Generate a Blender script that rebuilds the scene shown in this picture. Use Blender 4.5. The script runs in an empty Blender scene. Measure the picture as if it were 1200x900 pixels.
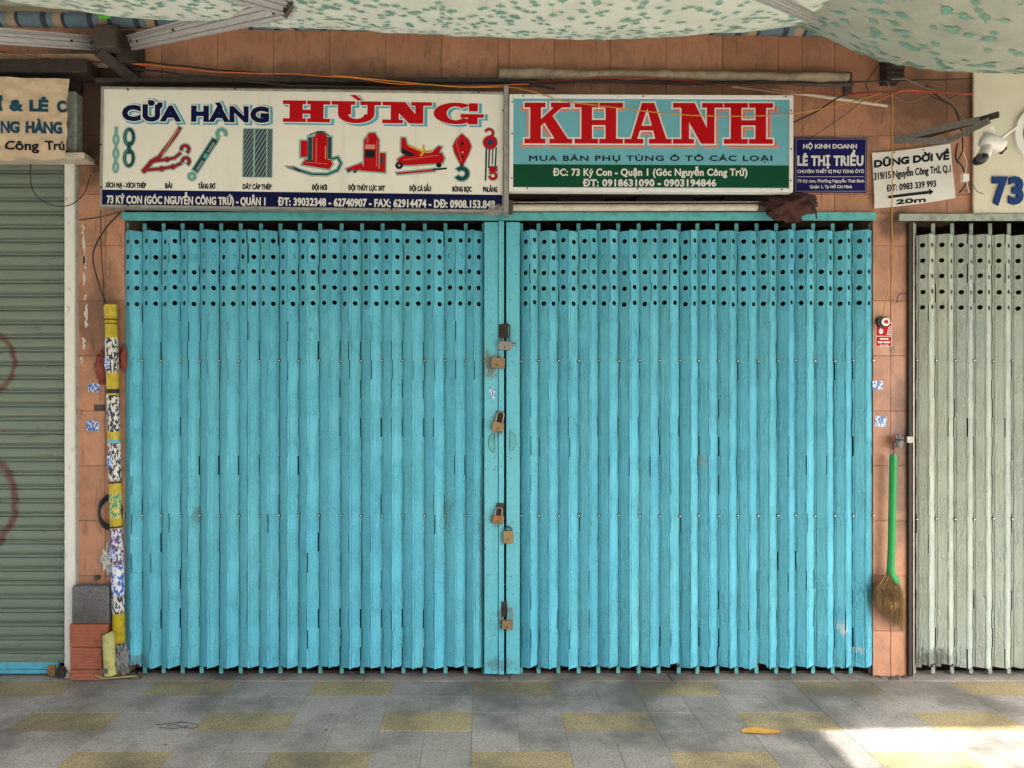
import bpy, bmesh, math, random
import numpy as np
from mathutils import Vector, Matrix, noise
from mathutils.geometry import delaunay_2d_cdt
random.seed(7)
R = math.radians
sc = bpy.context.scene
COL = sc.collection
# ------------------------------------------------------------------ camera
CD, CH, F = 4.335, 1.61, 867.0            # camera distance to the wall, height, focal length in photo pixels
cam = bpy.data.cameras.new('camera')
cam.lens = F / 1200 * 36; cam.sensor_width = 36
cam.shift_x = 35 / 1200; cam.shift_y = 21 / 1200
cam.clip_end = 500
camo = bpy.data.objects.new('camera', cam); COL.objects.link(camo)
camo.location = (0, -CD, CH); camo.rotation_euler = (R(90), 0, 0)
sc.camera = camo
# ------------------------------------------------------------------ light
SUN_DIR = Vector((-1.0, 2.4, -3.0)).normalized()       # the way the light travels
el = math.asin(-SUN_DIR.z); az = math.atan2(-SUN_DIR.x, -SUN_DIR.y)
w = bpy.data.worlds.new('World'); sc.world = w; w.use_nodes = True
nt = w.node_tree; bg = nt.nodes['Background']
sky = nt.nodes.new('ShaderNodeTexSky'); sky.sky_type = 'NISHITA'; sky.sun_disc = False
sky.sun_elevation = el; sky.sun_rotation = az; sky.air_density = 1.0; sky.dust_density = 4.0; sky.ozone_density = 0.6
nt.links.new(sky.outputs[0], bg.inputs[0]); bg.inputs[1].default_value = 0.15
sl = bpy.data.lights.new('sun', 'SUN'); sl.energy = 3.2; sl.angle = R(0.9); sl.color = (1, 0.95, 0.87)
so = bpy.data.objects.new('sun', sl); COL.objects.link(so)
so.rotation_euler = SUN_DIR.to_track_quat('-Z', 'Y').to_euler()
sc.view_settings.view_transform = 'Standard'; sc.view_settings.look = 'None'
sc.view_settings.gamma = 1.0; sc.view_settings.exposure = 2.68
sc.cycles.max_bounces = 8; sc.cycles.diffuse_bounces = 5; sc.cycles.transmission_bounces = 4

# ------------------------------------------------------------------ helpers
def px(x, y=0.0): return (x - 565.0) / F * (CD + y)
def pz(v, y=0.0): return CH - (v - 471.0) / F * (CD + y)
def P(x, v, y=0.0): return Vector((px(x, y), y, pz(v, y)))
S0 = CD / F

class MB:
    def __init__(s): s.v = []; s.f = []; s.sm = []
    def add(s, vs, fs, smooth=False):
        b = len(s.v); s.v += [tuple(v) for v in vs]
        for f in fs: s.f.append(tuple(b + i for i in f)); s.sm.append(smooth)
        return s
    def box(s, x0, x1, y0, y1, z0, z1, bev=0.0, M=None):
        if bev <= 0:
            vs = [(x, y, z) for x in (x0, x1) for y in (y0, y1) for z in (z0, z1)]
            fs = [(0, 1, 3, 2), (4, 6, 7, 5), (0, 4, 5, 1), (2, 3, 7, 6), (0, 2, 6, 4), (1, 5, 7, 3)]
        else:
            c = [(x0 + x1) / 2, (y0 + y1) / 2, (z0 + z1) / 2]; h = [(x1 - x0) / 2, (y1 - y0) / 2, (z1 - z0) / 2]
            vs = []; idx = {}
            for sx in (-1, 1):
                for sy in (-1, 1):
                    for sz in (-1, 1):
                        for a in range(3):
                            p = [c[i] + (sx, sy, sz)[i] * (h[i] - (0 if i == a else bev)) for i in range(3)]
                            idx[(sx, sy, sz, a)] = len(vs); vs.append(p)
            fs = []
            def face(q):
                a, b, cc = (Vector(vs[i]) for i in q[:3])
                n = (b - a).cross(cc - a); m = sum((Vector(vs[i]) for i in q), Vector()) / len(q) - Vector(c)
                fs.append(tuple(q) if n.dot(m) > 0 else tuple(reversed(q)))
            for a in range(3):
                o = [i for i in range(3) if i != a]
                for sg in (-1, 1):
                    q = []
                    for s1, s2 in ((-1, -1), (1, -1), (1, 1), (-1, 1)):
                        k = [0, 0, 0]; k[a] = sg; k[o[0]] = s1; k[o[1]] = s2; q.append(idx[(*k, a)])
                    face(q)
                for s1 in (-1, 1):
                    for s2 in (-1, 1):
                        k1 = [0, 0, 0]; k1[a] = -1; k1[o[0]] = s1; k1[o[1]] = s2
                        k2 = list(k1); k2[a] = 1
                        face([idx[(*k1, o[0])], idx[(*k1, o[1])], idx[(*k2, o[1])], idx[(*k2, o[0])]])
            for sx in (-1, 1):
                for sy in (-1, 1):
                    for sz in (-1, 1): face([idx[(sx, sy, sz, a)] for a in range(3)])
        if M is not None: vs = [M @ Vector(v) for v in vs]
        return s.add(vs, fs)
    def tube(s, pts, r, n=8, caps=True, smooth=True):
        pts = [Vector(p) for p in pts]; rs = r if isinstance(r, (list, tuple)) else [r] * len(pts)
        vs = []; fs = []; prev = None
        for i, p in enumerate(pts):
            t = (pts[min(i + 1, len(pts) - 1)] - pts[max(i - 1, 0)]).normalized()
            if prev is None:
                a = Vector((0, 0, 1)) if abs(t.z) < 0.9 else Vector((1, 0, 0))
                u = t.cross(a).normalized()
            else: u = (prev - t * prev.dot(t)).normalized()
            prev = u; v = t.cross(u)
            for k in range(n):
                an = 2 * math.pi * k / n; vs.append(p + (u * math.cos(an) + v * math.sin(an)) * rs[i])
        for i in range(len(pts) - 1):
            for k in range(n):
                a = i * n + k; b = i * n + (k + 1) % n; fs.append((a, b, b + n, a + n))
        s.add(vs, fs, smooth)
        if caps:
            s.add(vs[:n], [tuple(range(n))[::-1]]); s.add(vs[-n:], [tuple(range(n))])
        return s
    def bar(s, a, b, wd, th, up=(0, 0, 1), bev=0.0):
        a = Vector(a); b = Vector(b); x = (b - a); L = x.length; x.normalize()
        y = Vector(up).cross(x).normalized(); z = x.cross(y)
        M = Matrix((x, y, z)).transposed().to_4x4(); M.translation = a
        return s.box(0, L, -th / 2, th / 2, -wd / 2, wd / 2, bev, M)
    def disc(s, c, r, y0, y1, n=20, smooth=True):       # disc facing -Y, from y0 (front) to y1 (back)
        vs = [(c[0] + r * math.cos(2 * math.pi * k / n), y, c[2] + r * math.sin(2 * math.pi * k / n)) for y in (y0, y1) for k in range(n)]
        return s.add(vs, [tuple(range(n)), tuple(range(2 * n - 1, n - 1, -1))] + [(k, k + n, (k + 1) % n + n, (k + 1) % n) for k in range(n)])
    def mesh(s, name, mat=None, off=None):
        me = bpy.data.meshes.new(name)
        v = s.v if off is None else [(a - off[0], b - off[1], c - off[2]) for a, b, c in s.v]
        me.from_pydata(v, [], s.f); me.polygons.foreach_set('use_smooth', s.sm)
        if mat: me.materials.append(mat)
        me.update(); return me
    def build(s, name, mat, parent=None, local=False, loc=None):
        off = None
        if not local:
            if parent is not None: off = wloc(parent)
            elif loc is not None: off = loc
        o = bpy.data.objects.new(name, s.mesh(name, mat, off)); COL.objects.link(o)
        if parent is not None: o.parent = parent
        elif loc is not None and not local: o.location = loc
        return o
def wloc(o):
    l = Vector(o.location)
    while o.parent is not None: o = o.parent; l += o.location
    return l
def inst(name, me, parent=None, loc=(0, 0, 0), rot=(0, 0, 0), scl=(1, 1, 1)):
    o = bpy.data.objects.new(name, me); COL.objects.link(o)
    o.parent = parent; o.location = loc; o.rotation_euler = rot; o.scale = scl
    return o
def thing(name, label, cat, loc=(0, 0, 0), rot=(0, 0, 0), group=None):
    o = bpy.data.objects.new(name, None); COL.objects.link(o); o.empty_display_size = 0.05
    o.location = loc; o.rotation_euler = rot
    return tag(o, label, cat, group)
def tag(o, label=None, cat=None, group=None, kind=None):
    if label: o['label'] = label
    if cat: o['category'] = cat
    if group: o['group'] = group
    if kind: o['kind'] = kind
    return o
def sagline(a, b, sag, n=14, wob=0.0, seed=0):
    a = Vector(a); b = Vector(b); out = []
    for i in range(n + 1):
        t = i / n; p = a.lerp(b, t); p.z -= 4 * sag * t * (1 - t)
        if wob: p += Vector((0, noise.noise(Vector((t * 4, seed, 0))), noise.noise(Vector((t * 5, seed, 7))))) * wob * min(1, 6 * t, 6 * (1 - t))
        out.append(p)
    return out
def smoothline(pts, n=6):
    pts = [Vector(p) for p in pts]; out = []
    for i in range(len(pts) - 1):
        p0 = pts[max(i - 1, 0)]; p1 = pts[i]; p2 = pts[i + 1]; p3 = pts[min(i + 2, len(pts) - 1)]
        for k in range(n):
            t = k / n
            out.append(0.5 * ((2 * p1) + (p2 - p0) * t + (2 * p0 - 5 * p1 + 4 * p2 - p3) * t * t + (3 * p1 - p0 - 3 * p2 + p3) * t ** 3))
    out.append(pts[-1]); return out

# ------------------------------------------------------------------ materials
class NT:
    def __init__(s, name):
        s.m = bpy.data.materials.new(name); s.m.use_nodes = True; s.t = s.m.node_tree; s.b = s.t.nodes['Principled BSDF']
        g = s.n('ShaderNodeNewGeometry'); s.pos = g.outputs['Position']
    def n(s, k, **kw):
        q = s.t.nodes.new(k)
        for a, v in kw.items(): setattr(q, a, v)
        return q
    def l(s, a, b): s.t.links.new(a, b)
    def mapped(s, scale=(1, 1, 1), rot=(0, 0, 0), loc=(0, 0, 0), rand=0.0):
        m = s.n('ShaderNodeMapping'); m.inputs['Scale'].default_value = scale; m.inputs['Rotation'].default_value = rot; m.inputs['Location'].default_value = loc
        src = s.pos
        if rand:
            oi = s.n('ShaderNodeObjectInfo'); mu = s.n('ShaderNodeVectorMath', operation='SCALE'); mu.inputs[0].default_value = (rand, rand * 1.7, rand * 2.3)
            s.l(oi.outputs['Random'], mu.inputs['Scale']); ad = s.n('ShaderNodeVectorMath', operation='ADD'); s.l(s.pos, ad.inputs[0]); s.l(mu.outputs[0], ad.inputs[1]); src = ad.outputs[0]
        s.l(src, m.inputs[0]); return m.outputs[0]
    def noise(s, sc_, scale=(1, 1, 1), detail=4, rough=0.6, rand=0.0, dist=0.0, loc=(0, 0, 0), rot=(0, 0, 0)):
        q = s.n('ShaderNodeTexNoise'); q.inputs['Scale'].default_value = sc_; q.inputs['Detail'].default_value = detail
        q.inputs['Roughness'].default_value = rough; q.inputs['Distortion'].default_value = dist
        s.l(s.mapped(scale, rand=rand, loc=loc, rot=rot), q.inputs['Vector']); return q.outputs['Fac']
    def vor(s, sc_, scale=(1, 1, 1), out='Distance', feature='F1', rand=0.0):
        q = s.n('ShaderNodeTexVoronoi', feature=feature); q.inputs['Scale'].default_value = sc_
        s.l(s.mapped(scale, rand=rand), q.inputs['Vector']); return q.outputs[out]
    def ramp(s, src, a, b, ca=0.0, cb=1.0):
        q = s.n('ShaderNodeMapRange'); q.inputs['From Min'].default_value = a; q.inputs['From Max'].default_value = b
        q.inputs['To Min'].default_value = ca; q.inputs['To Max'].default_value = cb; s.l(src, q.inputs['Value']); return q.outputs[0]
    def math(s, op, a, b=0.0):
        q = s.n('ShaderNodeMath', operation=op)
        for i, v in enumerate((a, b)):
            if isinstance(v, (int, float)): q.inputs[i].default_value = v
            else: s.l(v, q.inputs[i])
        return q.outputs[0]
    def mix(s, fac, a, b):
        q = s.n('ShaderNodeMix', data_type='RGBA')
        if isinstance(fac, (int, float)): q.inputs[0].default_value = fac
        else: s.l(fac, q.inputs[0])
        for i, v in ((6, a), (7, b)):
            if isinstance(v, tuple): q.inputs[i].default_value = (*v, 1)
            else: s.l(v, q.inputs[i])
        return q.outputs[2]
    def xyz(s):
        q = s.n('ShaderNodeSeparateXYZ'); s.l(s.pos, q.inputs[0]); return q.outputs
    def bump(s, h, strength=0.3, dist=0.002):
        q = s.n('ShaderNodeBump'); q.inputs['Strength'].default_value = strength; q.inputs['Distance'].default_value = dist
        s.l(h, q.inputs['Height']); s.l(q.outputs[0], s.b.inputs['Normal']); return s
    def fin(s, col, rough=0.6, metal=0.0, spec=0.5):
        if isinstance(col, tuple): s.b.inputs['Base Color'].default_value = (*col, 1)
        else: s.l(col, s.b.inputs['Base Color'])
        if isinstance(rough, (int, float)): s.b.inputs['Roughness'].default_value = rough
        else: s.l(rough, s.b.inputs['Roughness'])
        s.b.inputs['Metallic'].default_value = metal; s.b.inputs['Specular IOR Level'].default_value = spec
        return s.m
def grimy(name, base, dark=None, rough=0.6, scale=14, amt=0.5, metal=0.0, fine=160, bump=0.25, streak=(1, 1, 1), rand=1.0, spec=0.4, thr=(0.45, 0.75)):
    k = NT(name); dark = dark or tuple(c * 0.45 for c in base)
    n1 = k.noise(scale, streak, 6, 0.65, rand); n2 = k.noise(fine, (1, 1, 1), 2, 0.6, rand)
    c = k.mix(k.math('MULTIPLY', k.ramp(n1, *thr), amt), base, dark)
    c = k.mix(k.ramp(n2, 0.35, 0.75, 0.0, 0.18), c, tuple(x * 0.5 for x in base))
    k.bump(k.math('ADD', k.math('MULTIPLY', n1, 0.6), k.math('MULTIPLY', n2, 0.4)), bump, 0.003)
    return k.fin(c, k.ramp(n1, 0.3, 0.8, rough - 0.08, rough + 0.15), metal, spec)
def plain(name, col, rough=0.6, metal=0.0, amt=0.25):
    return grimy(name, col, rough=rough, metal=metal, amt=amt, bump=0.1, rand=0.0)

def gate_paint(name, base, alt, rust, dirt, emb=1.0, chip=0.70):
    k = NT(name)
    oi = k.n('ShaderNodeObjectInfo')
    big = k.noise(1.7, (1, 1, 0.5), 4, 0.6, 0.4)
    c = k.mix(k.ramp(big, 0.3, 0.7), base, alt)
    c = k.mix(k.math('MULTIPLY', oi.outputs['Random'], 0.45), c, tuple(x * 0.72 for x in base))
    st = k.noise(26, (1, 1, 0.07), 5, 0.7, 0.0)                       # run-down streaks of dirt
    c = k.mix(k.ramp(st, 0.52, 0.85, 0.0, 0.5), c, dirt)
    fn = k.noise(300, (1, 1, 0.6), 3, 0.7)
    c = k.mix(k.ramp(fn, 0.52, 0.72, 0.0, 0.40), c, tuple(x * 0.35 for x in base)); f2 = k.noise(170, (1, 1, .5), 4, .8, .3, loc=(7, 1, 2)); c = k.mix(k.ramp(f2, 0.58, 0.74, 0.0, 0.32), c, tuple(x * 0.35 for x in base)); c = k.mix(k.ramp(f2, 0.45, 0.30, 0.0, 0.35), c, tuple(min(1, x * 1.35 + .03) for x in base))
    sp = k.noise(60, (1, 1, 0.8), 5, 0.75, 0.0)
    c = k.mix(k.ramp(sp, chip, chip + 0.03), c, rust)
    pale = k.noise(33, (1, 1, 1), 5, 0.75, 0.0, loc=(5, 3, 9))
    c = k.mix(k.ramp(pale, 0.68, 0.70, 0, 0.75), c, (0.55, 0.6, 0.6))
    o = k.xyz()                                                         # rubbed, rusty and greasy patches round the locks and knocks lower down
    for u, v, rx, rz, am, cc in ((574, 428, .055, .085, .8, (0.13, 0.10, 0.06)), (583, 500, .05, .07, .65, (0.10, 0.08, 0.05)), (582, 604, .05, .07, .7, (0.09, 0.07, 0.045)), (588, 720, .03, .07, .6, (0.08, 0.07, 0.05)), (564, 640, .02, .5, .45, (0.10, 0.09, 0.07)), (232, 605, .03, .08, .5, (0.06, 0.09, 0.09)), (525, 600, .05, .12, .4, (0.05, 0.12, 0.13)), (822, 540, .04, .05, .45, (0.22, 0.26, 0.25)), (1004, 760, .05, .02, .6, (0.5, 0.5, 0.5)), (160, 775, .10, .06, .6, (0.07, 0.10, 0.09)), (585, 775, .10, .05, .5, (0.07, 0.10, 0.09)), (985, 735, .03, .05, .7, (0.6, 0.62, 0.62)), (1090, 770, .16, .07, .7, (0.10, 0.11, 0.09))):
        dx = k.math('DIVIDE', k.math('SUBTRACT', o[0], px(u)), rx); dz = k.math('DIVIDE', k.math('SUBTRACT', o[2], pz(v)), rz)
        rr = k.math('SQRT', k.math('ADD', k.math('MULTIPLY', dx, dx), k.math('MULTIPLY', dz, dz)))
        rr = k.math('ADD', rr, k.ramp(k.noise(38, (1, 1, .6), 6, .8, 0, loc=(u * .1, 2, 3)), .3, .7, -.7, .7))
        c = k.mix(k.ramp(rr, 0.5, 0.95, am, 0.0), c, cc)
    # pressed leather-like embossing between plain bands
    e = k.noise(75, (1, 1, 0.42), 2, 0.5, 1.0, 1.6)
    band = k.noise(5.2, (0.01, 0.01, 1), 1, 0.5, 6.0)
    h = k.math('MULTIPLY', e, k.ramp(band, 0.35, 0.5, 0.25, 1.0))
    rib = k.noise(420, (1, 1, 0.02), 0, 0.5, 1.0)
    h = k.math('ADD', h, k.math('MULTIPLY', rib, 0.25))
    h = k.math('ADD', h, k.math('MULTIPLY', k.noise(9, (1, 1, .5), 2, .5, .5), .28))
    k.bump(h, 1.0 * emb, 0.014)
    return k.fin(c, k.ramp(st, 0.3, 0.8, 0.38, 0.65), 0.0, 0.5)

M = {}
M['gate'] = gate_paint('gate_paint', (0.10, 0.50, 0.68), (0.14, 0.54, 0.63), (0.10, 0.06, 0.04), (0.05, 0.20, 0.20), chip=0.675)
M['stile'] = gate_paint('worn_stile_paint', (0.10, 0.50, 0.64), (0.14, 0.50, 0.55), (0.07, 0.055, 0.04), (0.08, 0.17, 0.15), emb=.3, chip=0.62)
M['sage'] = gate_paint('sage_paint', (0.42, 0.50, 0.45), (0.45, 0.48, 0.38), (0.12, 0.10, 0.07), (0.15, 0.17, 0.12), chip=0.66)
M['gate_bar'] = grimy('gate_bar_paint', (0.10, 0.42, 0.43), (0.05, 0.13, 0.13), 0.5, 20, 0.7)
M['sage_bar'] = grimy('sage_bar_paint', (0.30, 0.36, 0.30), (0.08, 0.08, 0.06), 0.55, 20, 0.8)
M['shutter_blue'] = grimy('blue_bar_paint', (0.08, 0.38, 0.50), (0.10, 0.10, 0.10), 0.5, 20, 0.5)
M['iron'] = grimy('dark_iron', (0.035, 0.03, 0.028), (0.09, 0.045, 0.02), 0.6, 40, 0.5, 0.3)
M['black'] = plain('black_rubber', (0.012, 0.012, 0.013), 0.5)
M['steel'] = grimy('worn_steel', (0.32, 0.30, 0.27), (0.12, 0.09, 0.06), 0.42, 50, 0.6, 0.7)
M['brass'] = grimy('aged_brass', (0.30, 0.21, 0.11), (0.10, 0.07, 0.04), 0.45, 60, 0.6, 0.6)
M['rusty'] = grimy('rusty_brass', (0.32, 0.15, 0.05), (0.07, 0.04, 0.03), 0.6, 60, 0.7, 0.3)
M['alu'] = grimy('awning_aluminium', (0.50, 0.50, 0.50), (0.22, 0.2, 0.19), 0.4, 8, 0.5, 0.5, streak=(1, 1, 6))
M['white_paint'] = grimy('white_paint', (0.66, 0.67, 0.62), (0.22, 0.17, 0.12), 0.5, 30, 0.55, thr=(0.58, 0.72), streak=(1, 1, 0.5))
M['frame'] = grimy('sign_frame_metal', (0.34, 0.33, 0.30), (0.09, 0.08, 0.06), 0.45, 18, 0.6, 0.3)
M['frame_white'] = grimy('white_frame', (0.72, 0.72, 0.70), (0.2, 0.17, 0.13), 0.45, 30, 0.4, thr=(0.6, 0.75))
M['cream_pipe'] = grimy('cream_pipe', (0.55, 0.50, 0.40), (0.2, 0.15, 0.1), 0.4, 20, 0.5)
M['dark_wood'] = grimy('dark_brown_beam', (0.035, 0.025, 0.02), (0.01, 0.009, 0.008), 0.7, 15, 0.6)
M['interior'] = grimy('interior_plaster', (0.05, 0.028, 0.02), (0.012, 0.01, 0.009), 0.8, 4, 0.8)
M['bracket'] = grimy('bracket_brown', (0.075, 0.06, 0.05), (0.02, 0.016, 0.014), 0.7, 20, 0.7)

def sign_white():
    k = NT('sign_board_cream'); n1 = k.noise(3, (1, 1, 1), 5, 0.6); n2 = k.noise(55, (1, 1, 1.3), 3, 0.8)
    c = k.mix(k.ramp(n1, 0.35, 0.75, 0, 0.35), (0.74, 0.73, 0.64), (0.58, 0.56, 0.47))
    c = k.mix(k.ramp(n2, 0.735, 0.75), c, (0.05, 0.04, 0.035))
    st = k.noise(12, (1, 1, 0.08), 4, 0.6); c = k.mix(k.ramp(st, 0.55, 0.85, 0, 0.35), c, (0.25, 0.23, 0.18))
    k.bump(k.noise(6, (1, 1, .4), 3), 0.15, 0.004)
    return k.fin(c, 0.5, 0, 0.2)
M['sign_white'] = sign_white()
def ink(name, col, rough=0.45): return grimy(name, col, tuple(c * .7 for c in col), rough, 9, 0.25, bump=0.05, rand=0.0, fine=200, spec=0.12)
M['navy'] = ink('ink_navy', (0.003, 0.006, 0.05)); M['red'] = ink('ink_red', (0.44, 0.004, 0.008)); M['cyan'] = ink('ink_cyan', (0.10, 0.38, 0.50))
M['ink_white'] = ink('ink_white', (0.66, 0.66, 0.62)); M['ink_black'] = ink('ink_black', (0.012, 0.014, 0.018)); M['deep_teal'] = ink('ink_teal_dark', (0.015, 0.065, 0.07))
M['teal'] = ink('ink_teal', (0.12, 0.34, 0.31)); M['sky_print'] = ink('ink_sky_blue', (0.14, 0.40, 0.47)); M['green_print'] = ink('ink_green', (0.004, 0.065, 0.028))
M['pink'] = ink('ink_pink', (0.60, 0.26, 0.20)); M['pink_red'] = ink('ink_pink_red', (0.55, 0.12, 0.09)); M['grey_ink'] = ink('ink_grey', (0.22, 0.25, 0.26))
M['maroon'] = ink('ink_maroon', (0.27, 0.015, 0.03)); M['yellow_ink'] = ink('ink_yellow', (0.60, 0.36, 0.03)); M['plate_blue'] = ink('plate_blue', (0.010, 0.009, 0.095))
M['banner_ink'] = ink('ink_petrol', (0.010, 0.065, 0.11)); M['number_blue'] = ink('ink_number_blue', (0.010, 0.04, 0.16), 0.5)
M['halo'] = ink('ink_halo', (0.26, 0.44, 0.38))
def tile_mat():
    k = NT('peach_tile'); oi = k.n('ShaderNodeObjectInfo')
    c = k.mix(oi.outputs['Random'], (0.47, 0.235, 0.138), (0.39, 0.185, 0.105))
    n = k.noise(5, (1, 1, 1), 6, 0.7, 0.2); c = k.mix(k.ramp(n, 0.44, 0.66, 0, 0.6), c, (0.20, 0.105, 0.065))
    s = k.noise(30, (1, 1, 0.25), 5, 0.75); c = k.mix(k.ramp(s, 0.55, 0.70, 0, 0.7), c, (0.10, 0.065, 0.05))
    f = k.noise(120, (1, 1, 1), 4, 0.8); c = k.mix(k.ramp(f, 0.5, 0.7, 0, 0.3), c, (0.52, 0.30, 0.2))
    o = k.xyz()                                                         # painted shade round left bracket; dark blotches along cable run, by right bracket
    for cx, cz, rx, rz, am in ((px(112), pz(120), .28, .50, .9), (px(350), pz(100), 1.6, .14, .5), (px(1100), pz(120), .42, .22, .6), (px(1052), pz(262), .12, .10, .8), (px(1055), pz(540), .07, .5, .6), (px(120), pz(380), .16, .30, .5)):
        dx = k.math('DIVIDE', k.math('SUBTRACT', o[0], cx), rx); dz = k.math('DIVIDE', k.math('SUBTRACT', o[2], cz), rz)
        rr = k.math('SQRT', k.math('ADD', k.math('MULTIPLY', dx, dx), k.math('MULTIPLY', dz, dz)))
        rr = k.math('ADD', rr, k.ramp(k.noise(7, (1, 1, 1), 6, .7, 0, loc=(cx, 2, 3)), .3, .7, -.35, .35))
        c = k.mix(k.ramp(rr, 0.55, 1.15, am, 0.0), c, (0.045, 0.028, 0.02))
    k.bump(k.noise(40, (1, 1, 1), 4, 0.6, 0.3), 0.12, 0.002)
    return k.fin(c, k.ramp(n, 0.3, 0.8, 0.32, 0.6), 0, 0.45)
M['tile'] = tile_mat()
M['grout'] = grimy('grout', (0.24, 0.155, 0.105), None, 0.9, 20, 0.6)
M['wall_upper'] = grimy('upper_plaster', (0.45, 0.38, 0.28), None, 0.9, 3, 0.5)
def granite(name, a, b, spk, spk2, warm=(0.2, 0.16, 0.12)):
    k = NT(name); oi = k.n('ShaderNodeObjectInfo')
    c = k.mix(oi.outputs['Random'], a, b)
    v = k.noise(120, (1, 1, 1), 4, 0.9, 1.0); c = k.mix(k.ramp(v, 0.51, 0.58, 0, 0.85), c, spk)
    v2 = k.noise(150, (1, 1, 1), 3, 0.9, 2.0); c = k.mix(k.ramp(v2, 0.55, 0.62, 0, 0.75), c, spk2)
    d = k.noise(1.6, (1, 1, 1), 6, 0.65, 0.0); c = k.mix(k.ramp(d, 0.44, 0.62, 0, 0.7), c, (0.05, 0.045, 0.04))
    d2 = k.noise(7, (1, 1, 1), 6, 0.7, 0.0, loc=(4, 4, 4)); c = k.mix(k.ramp(d2, 0.55, 0.75, 0, 0.4), c, warm)
    k.bump(v, 0.25, 0.002)
    return k.fin(c, k.ramp(d, 0.3, 0.7, 0.75, 0.5), 0, 0.35)
M['granite'] = granite('grey_granite', (0.27, 0.245, 0.21), (0.35, 0.315, 0.275), (0.10, 0.10, 0.10), (0.42, 0.42, 0.42))
M['granite_y'] = granite('yellow_granite', (0.38, 0.305, 0.155), (0.31, 0.25, 0.135), (0.06, 0.05, 0.035), (0.55, 0.45, 0.26))
M['kerb'] = grimy('concrete', (0.27, 0.26, 0.24), None, 0.85, 5, 0.5)
M['asphalt'] = grimy('asphalt', (0.16, 0.15, 0.14), None, 0.9, 3, 0.4)
def shutter_mat():
    k = NT('green_shutter_paint')
    n = k.noise(8, (0.3, 1, 3), 5, 0.7, 0.4); c = k.mix(k.ramp(n, 0.3, 0.75, 0, .7), (0.15, 0.20, 0.15), (0.11, 0.15, 0.115))
    s = k.noise(22, (0.25, 1, 2.2), 6, 0.75, 0.0); c = k.mix(k.ramp(s, 0.60, 0.68, 0, 0.85), c, (0.045, 0.05, 0.035))
    s2 = k.noise(15, (0.3, 1, 2.0), 5, 0.7, 0.0, loc=(3, 0, 5)); c = k.mix(k.ramp(s2, 0.66, 0.69, 0, 0.7), c, (0.13, 0.06, 0.04))
    o = k.xyz()                                                         # faded spray-paint rings
    for cx, cz, rx, rz, sp in ((px(-16), pz(425), 0.155, 0.17, 0.02), (px(-24), pz(588), 0.195, 0.27, 0.02)):
        wob = k.ramp(k.noise(9, (1, 1, 1), 2), 0, 1, -0.12, 0.12)
        dx = k.math('DIVIDE', k.math('SUBTRACT', o[0], cx), rx); dz = k.math('DIVIDE', k.math('SUBTRACT', o[2], cz), rz)
        rr = k.math('SQRT', k.math('ADD', k.math('MULTIPLY', dx, dx), k.math('MULTIPLY', dz, dz)))
        ring = k.math('ABSOLUTE', k.math('SUBTRACT', k.math('ADD', rr, wob), 1.0))
        c = k.mix(k.ramp(ring, 0.04, 0.15, 0.8, 0.0), c, (0.10, 0.012, 0.012))
    k.bump(k.noise(30, (.4, 1, 1), 4, .6), 0.15, 0.003)
    return k.fin(c, 0.45)
M['shutter'] = shutter_mat()
def cloth(name, base, dark, transl=0.0, sc_=18, bs=0.5, amt=0.5):
    k = NT(name); n = k.noise(sc_, (1, 1, 1), 6, 0.7); f = k.noise(260, (1, 1, 1), 2)
    c = k.mix(k.ramp(n, 0.45, 0.75, 0, amt), base, dark)
    k.bump(k.math('ADD', k.math('MULTIPLY', f, 0.12), k.noise(sc_ * .7, (1, 1, 1), 3, .6, dist=1.2)), bs, 0.012)
    k.fin(c, 0.85, 0, 0.2)
    if transl:
        tr = k.n('ShaderNodeBsdfTranslucent'); k.l(c, tr.inputs[0]); mx = k.n('ShaderNodeMixShader'); mx.inputs[0].default_value = transl
        k.l(k.b.outputs[0], mx.inputs[1]); k.l(tr.outputs[0], mx.inputs[2]); k.l(mx.outputs[0], k.t.nodes['Material Output'].inputs[0])
    return k.m
M['tarp'] = cloth('awning_fabric', (0.36, 0.375, 0.315), (0.23, 0.24, 0.195), 0.06, 5, 0.5, 0.6)
M['leaf_print'] = cloth('awning_leaf_print', (0.15, 0.33, 0.26), (0.33, 0.38, 0.31), 0.06, 30, 0.2, 0.8)
M['banner'] = cloth('banner_cloth', (0.56, 0.44, 0.30), (0.30, 0.21, 0.13), 0.0, 14, 0.5)
M['bag'] = cloth('brown_bag_cloth', (0.07, 0.03, 0.025), (0.02, 0.012, 0.01), 0, 20, 0.8)
M['rag'] = cloth('red_rag', (0.25, 0.065, 0.055), (0.10, 0.035, 0.03), 0, 30, 0.8)
M['plastic_bag'] = cloth('grey_plastic', (0.22, 0.22, 0.22), (0.05, 0.05, 0.05), 0, 40, 0.9)
M['white_scrap'] = cloth('white_scrap', (0.55, 0.54, 0.50), (0.25, 0.24, 0.2), 0, 40, 0.8)
M['canvas'] = cloth('old_canvas', (0.36, 0.30, 0.21), (0.09, 0.07, 0.05), 0, 16, 0.8, 0.8)
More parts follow.
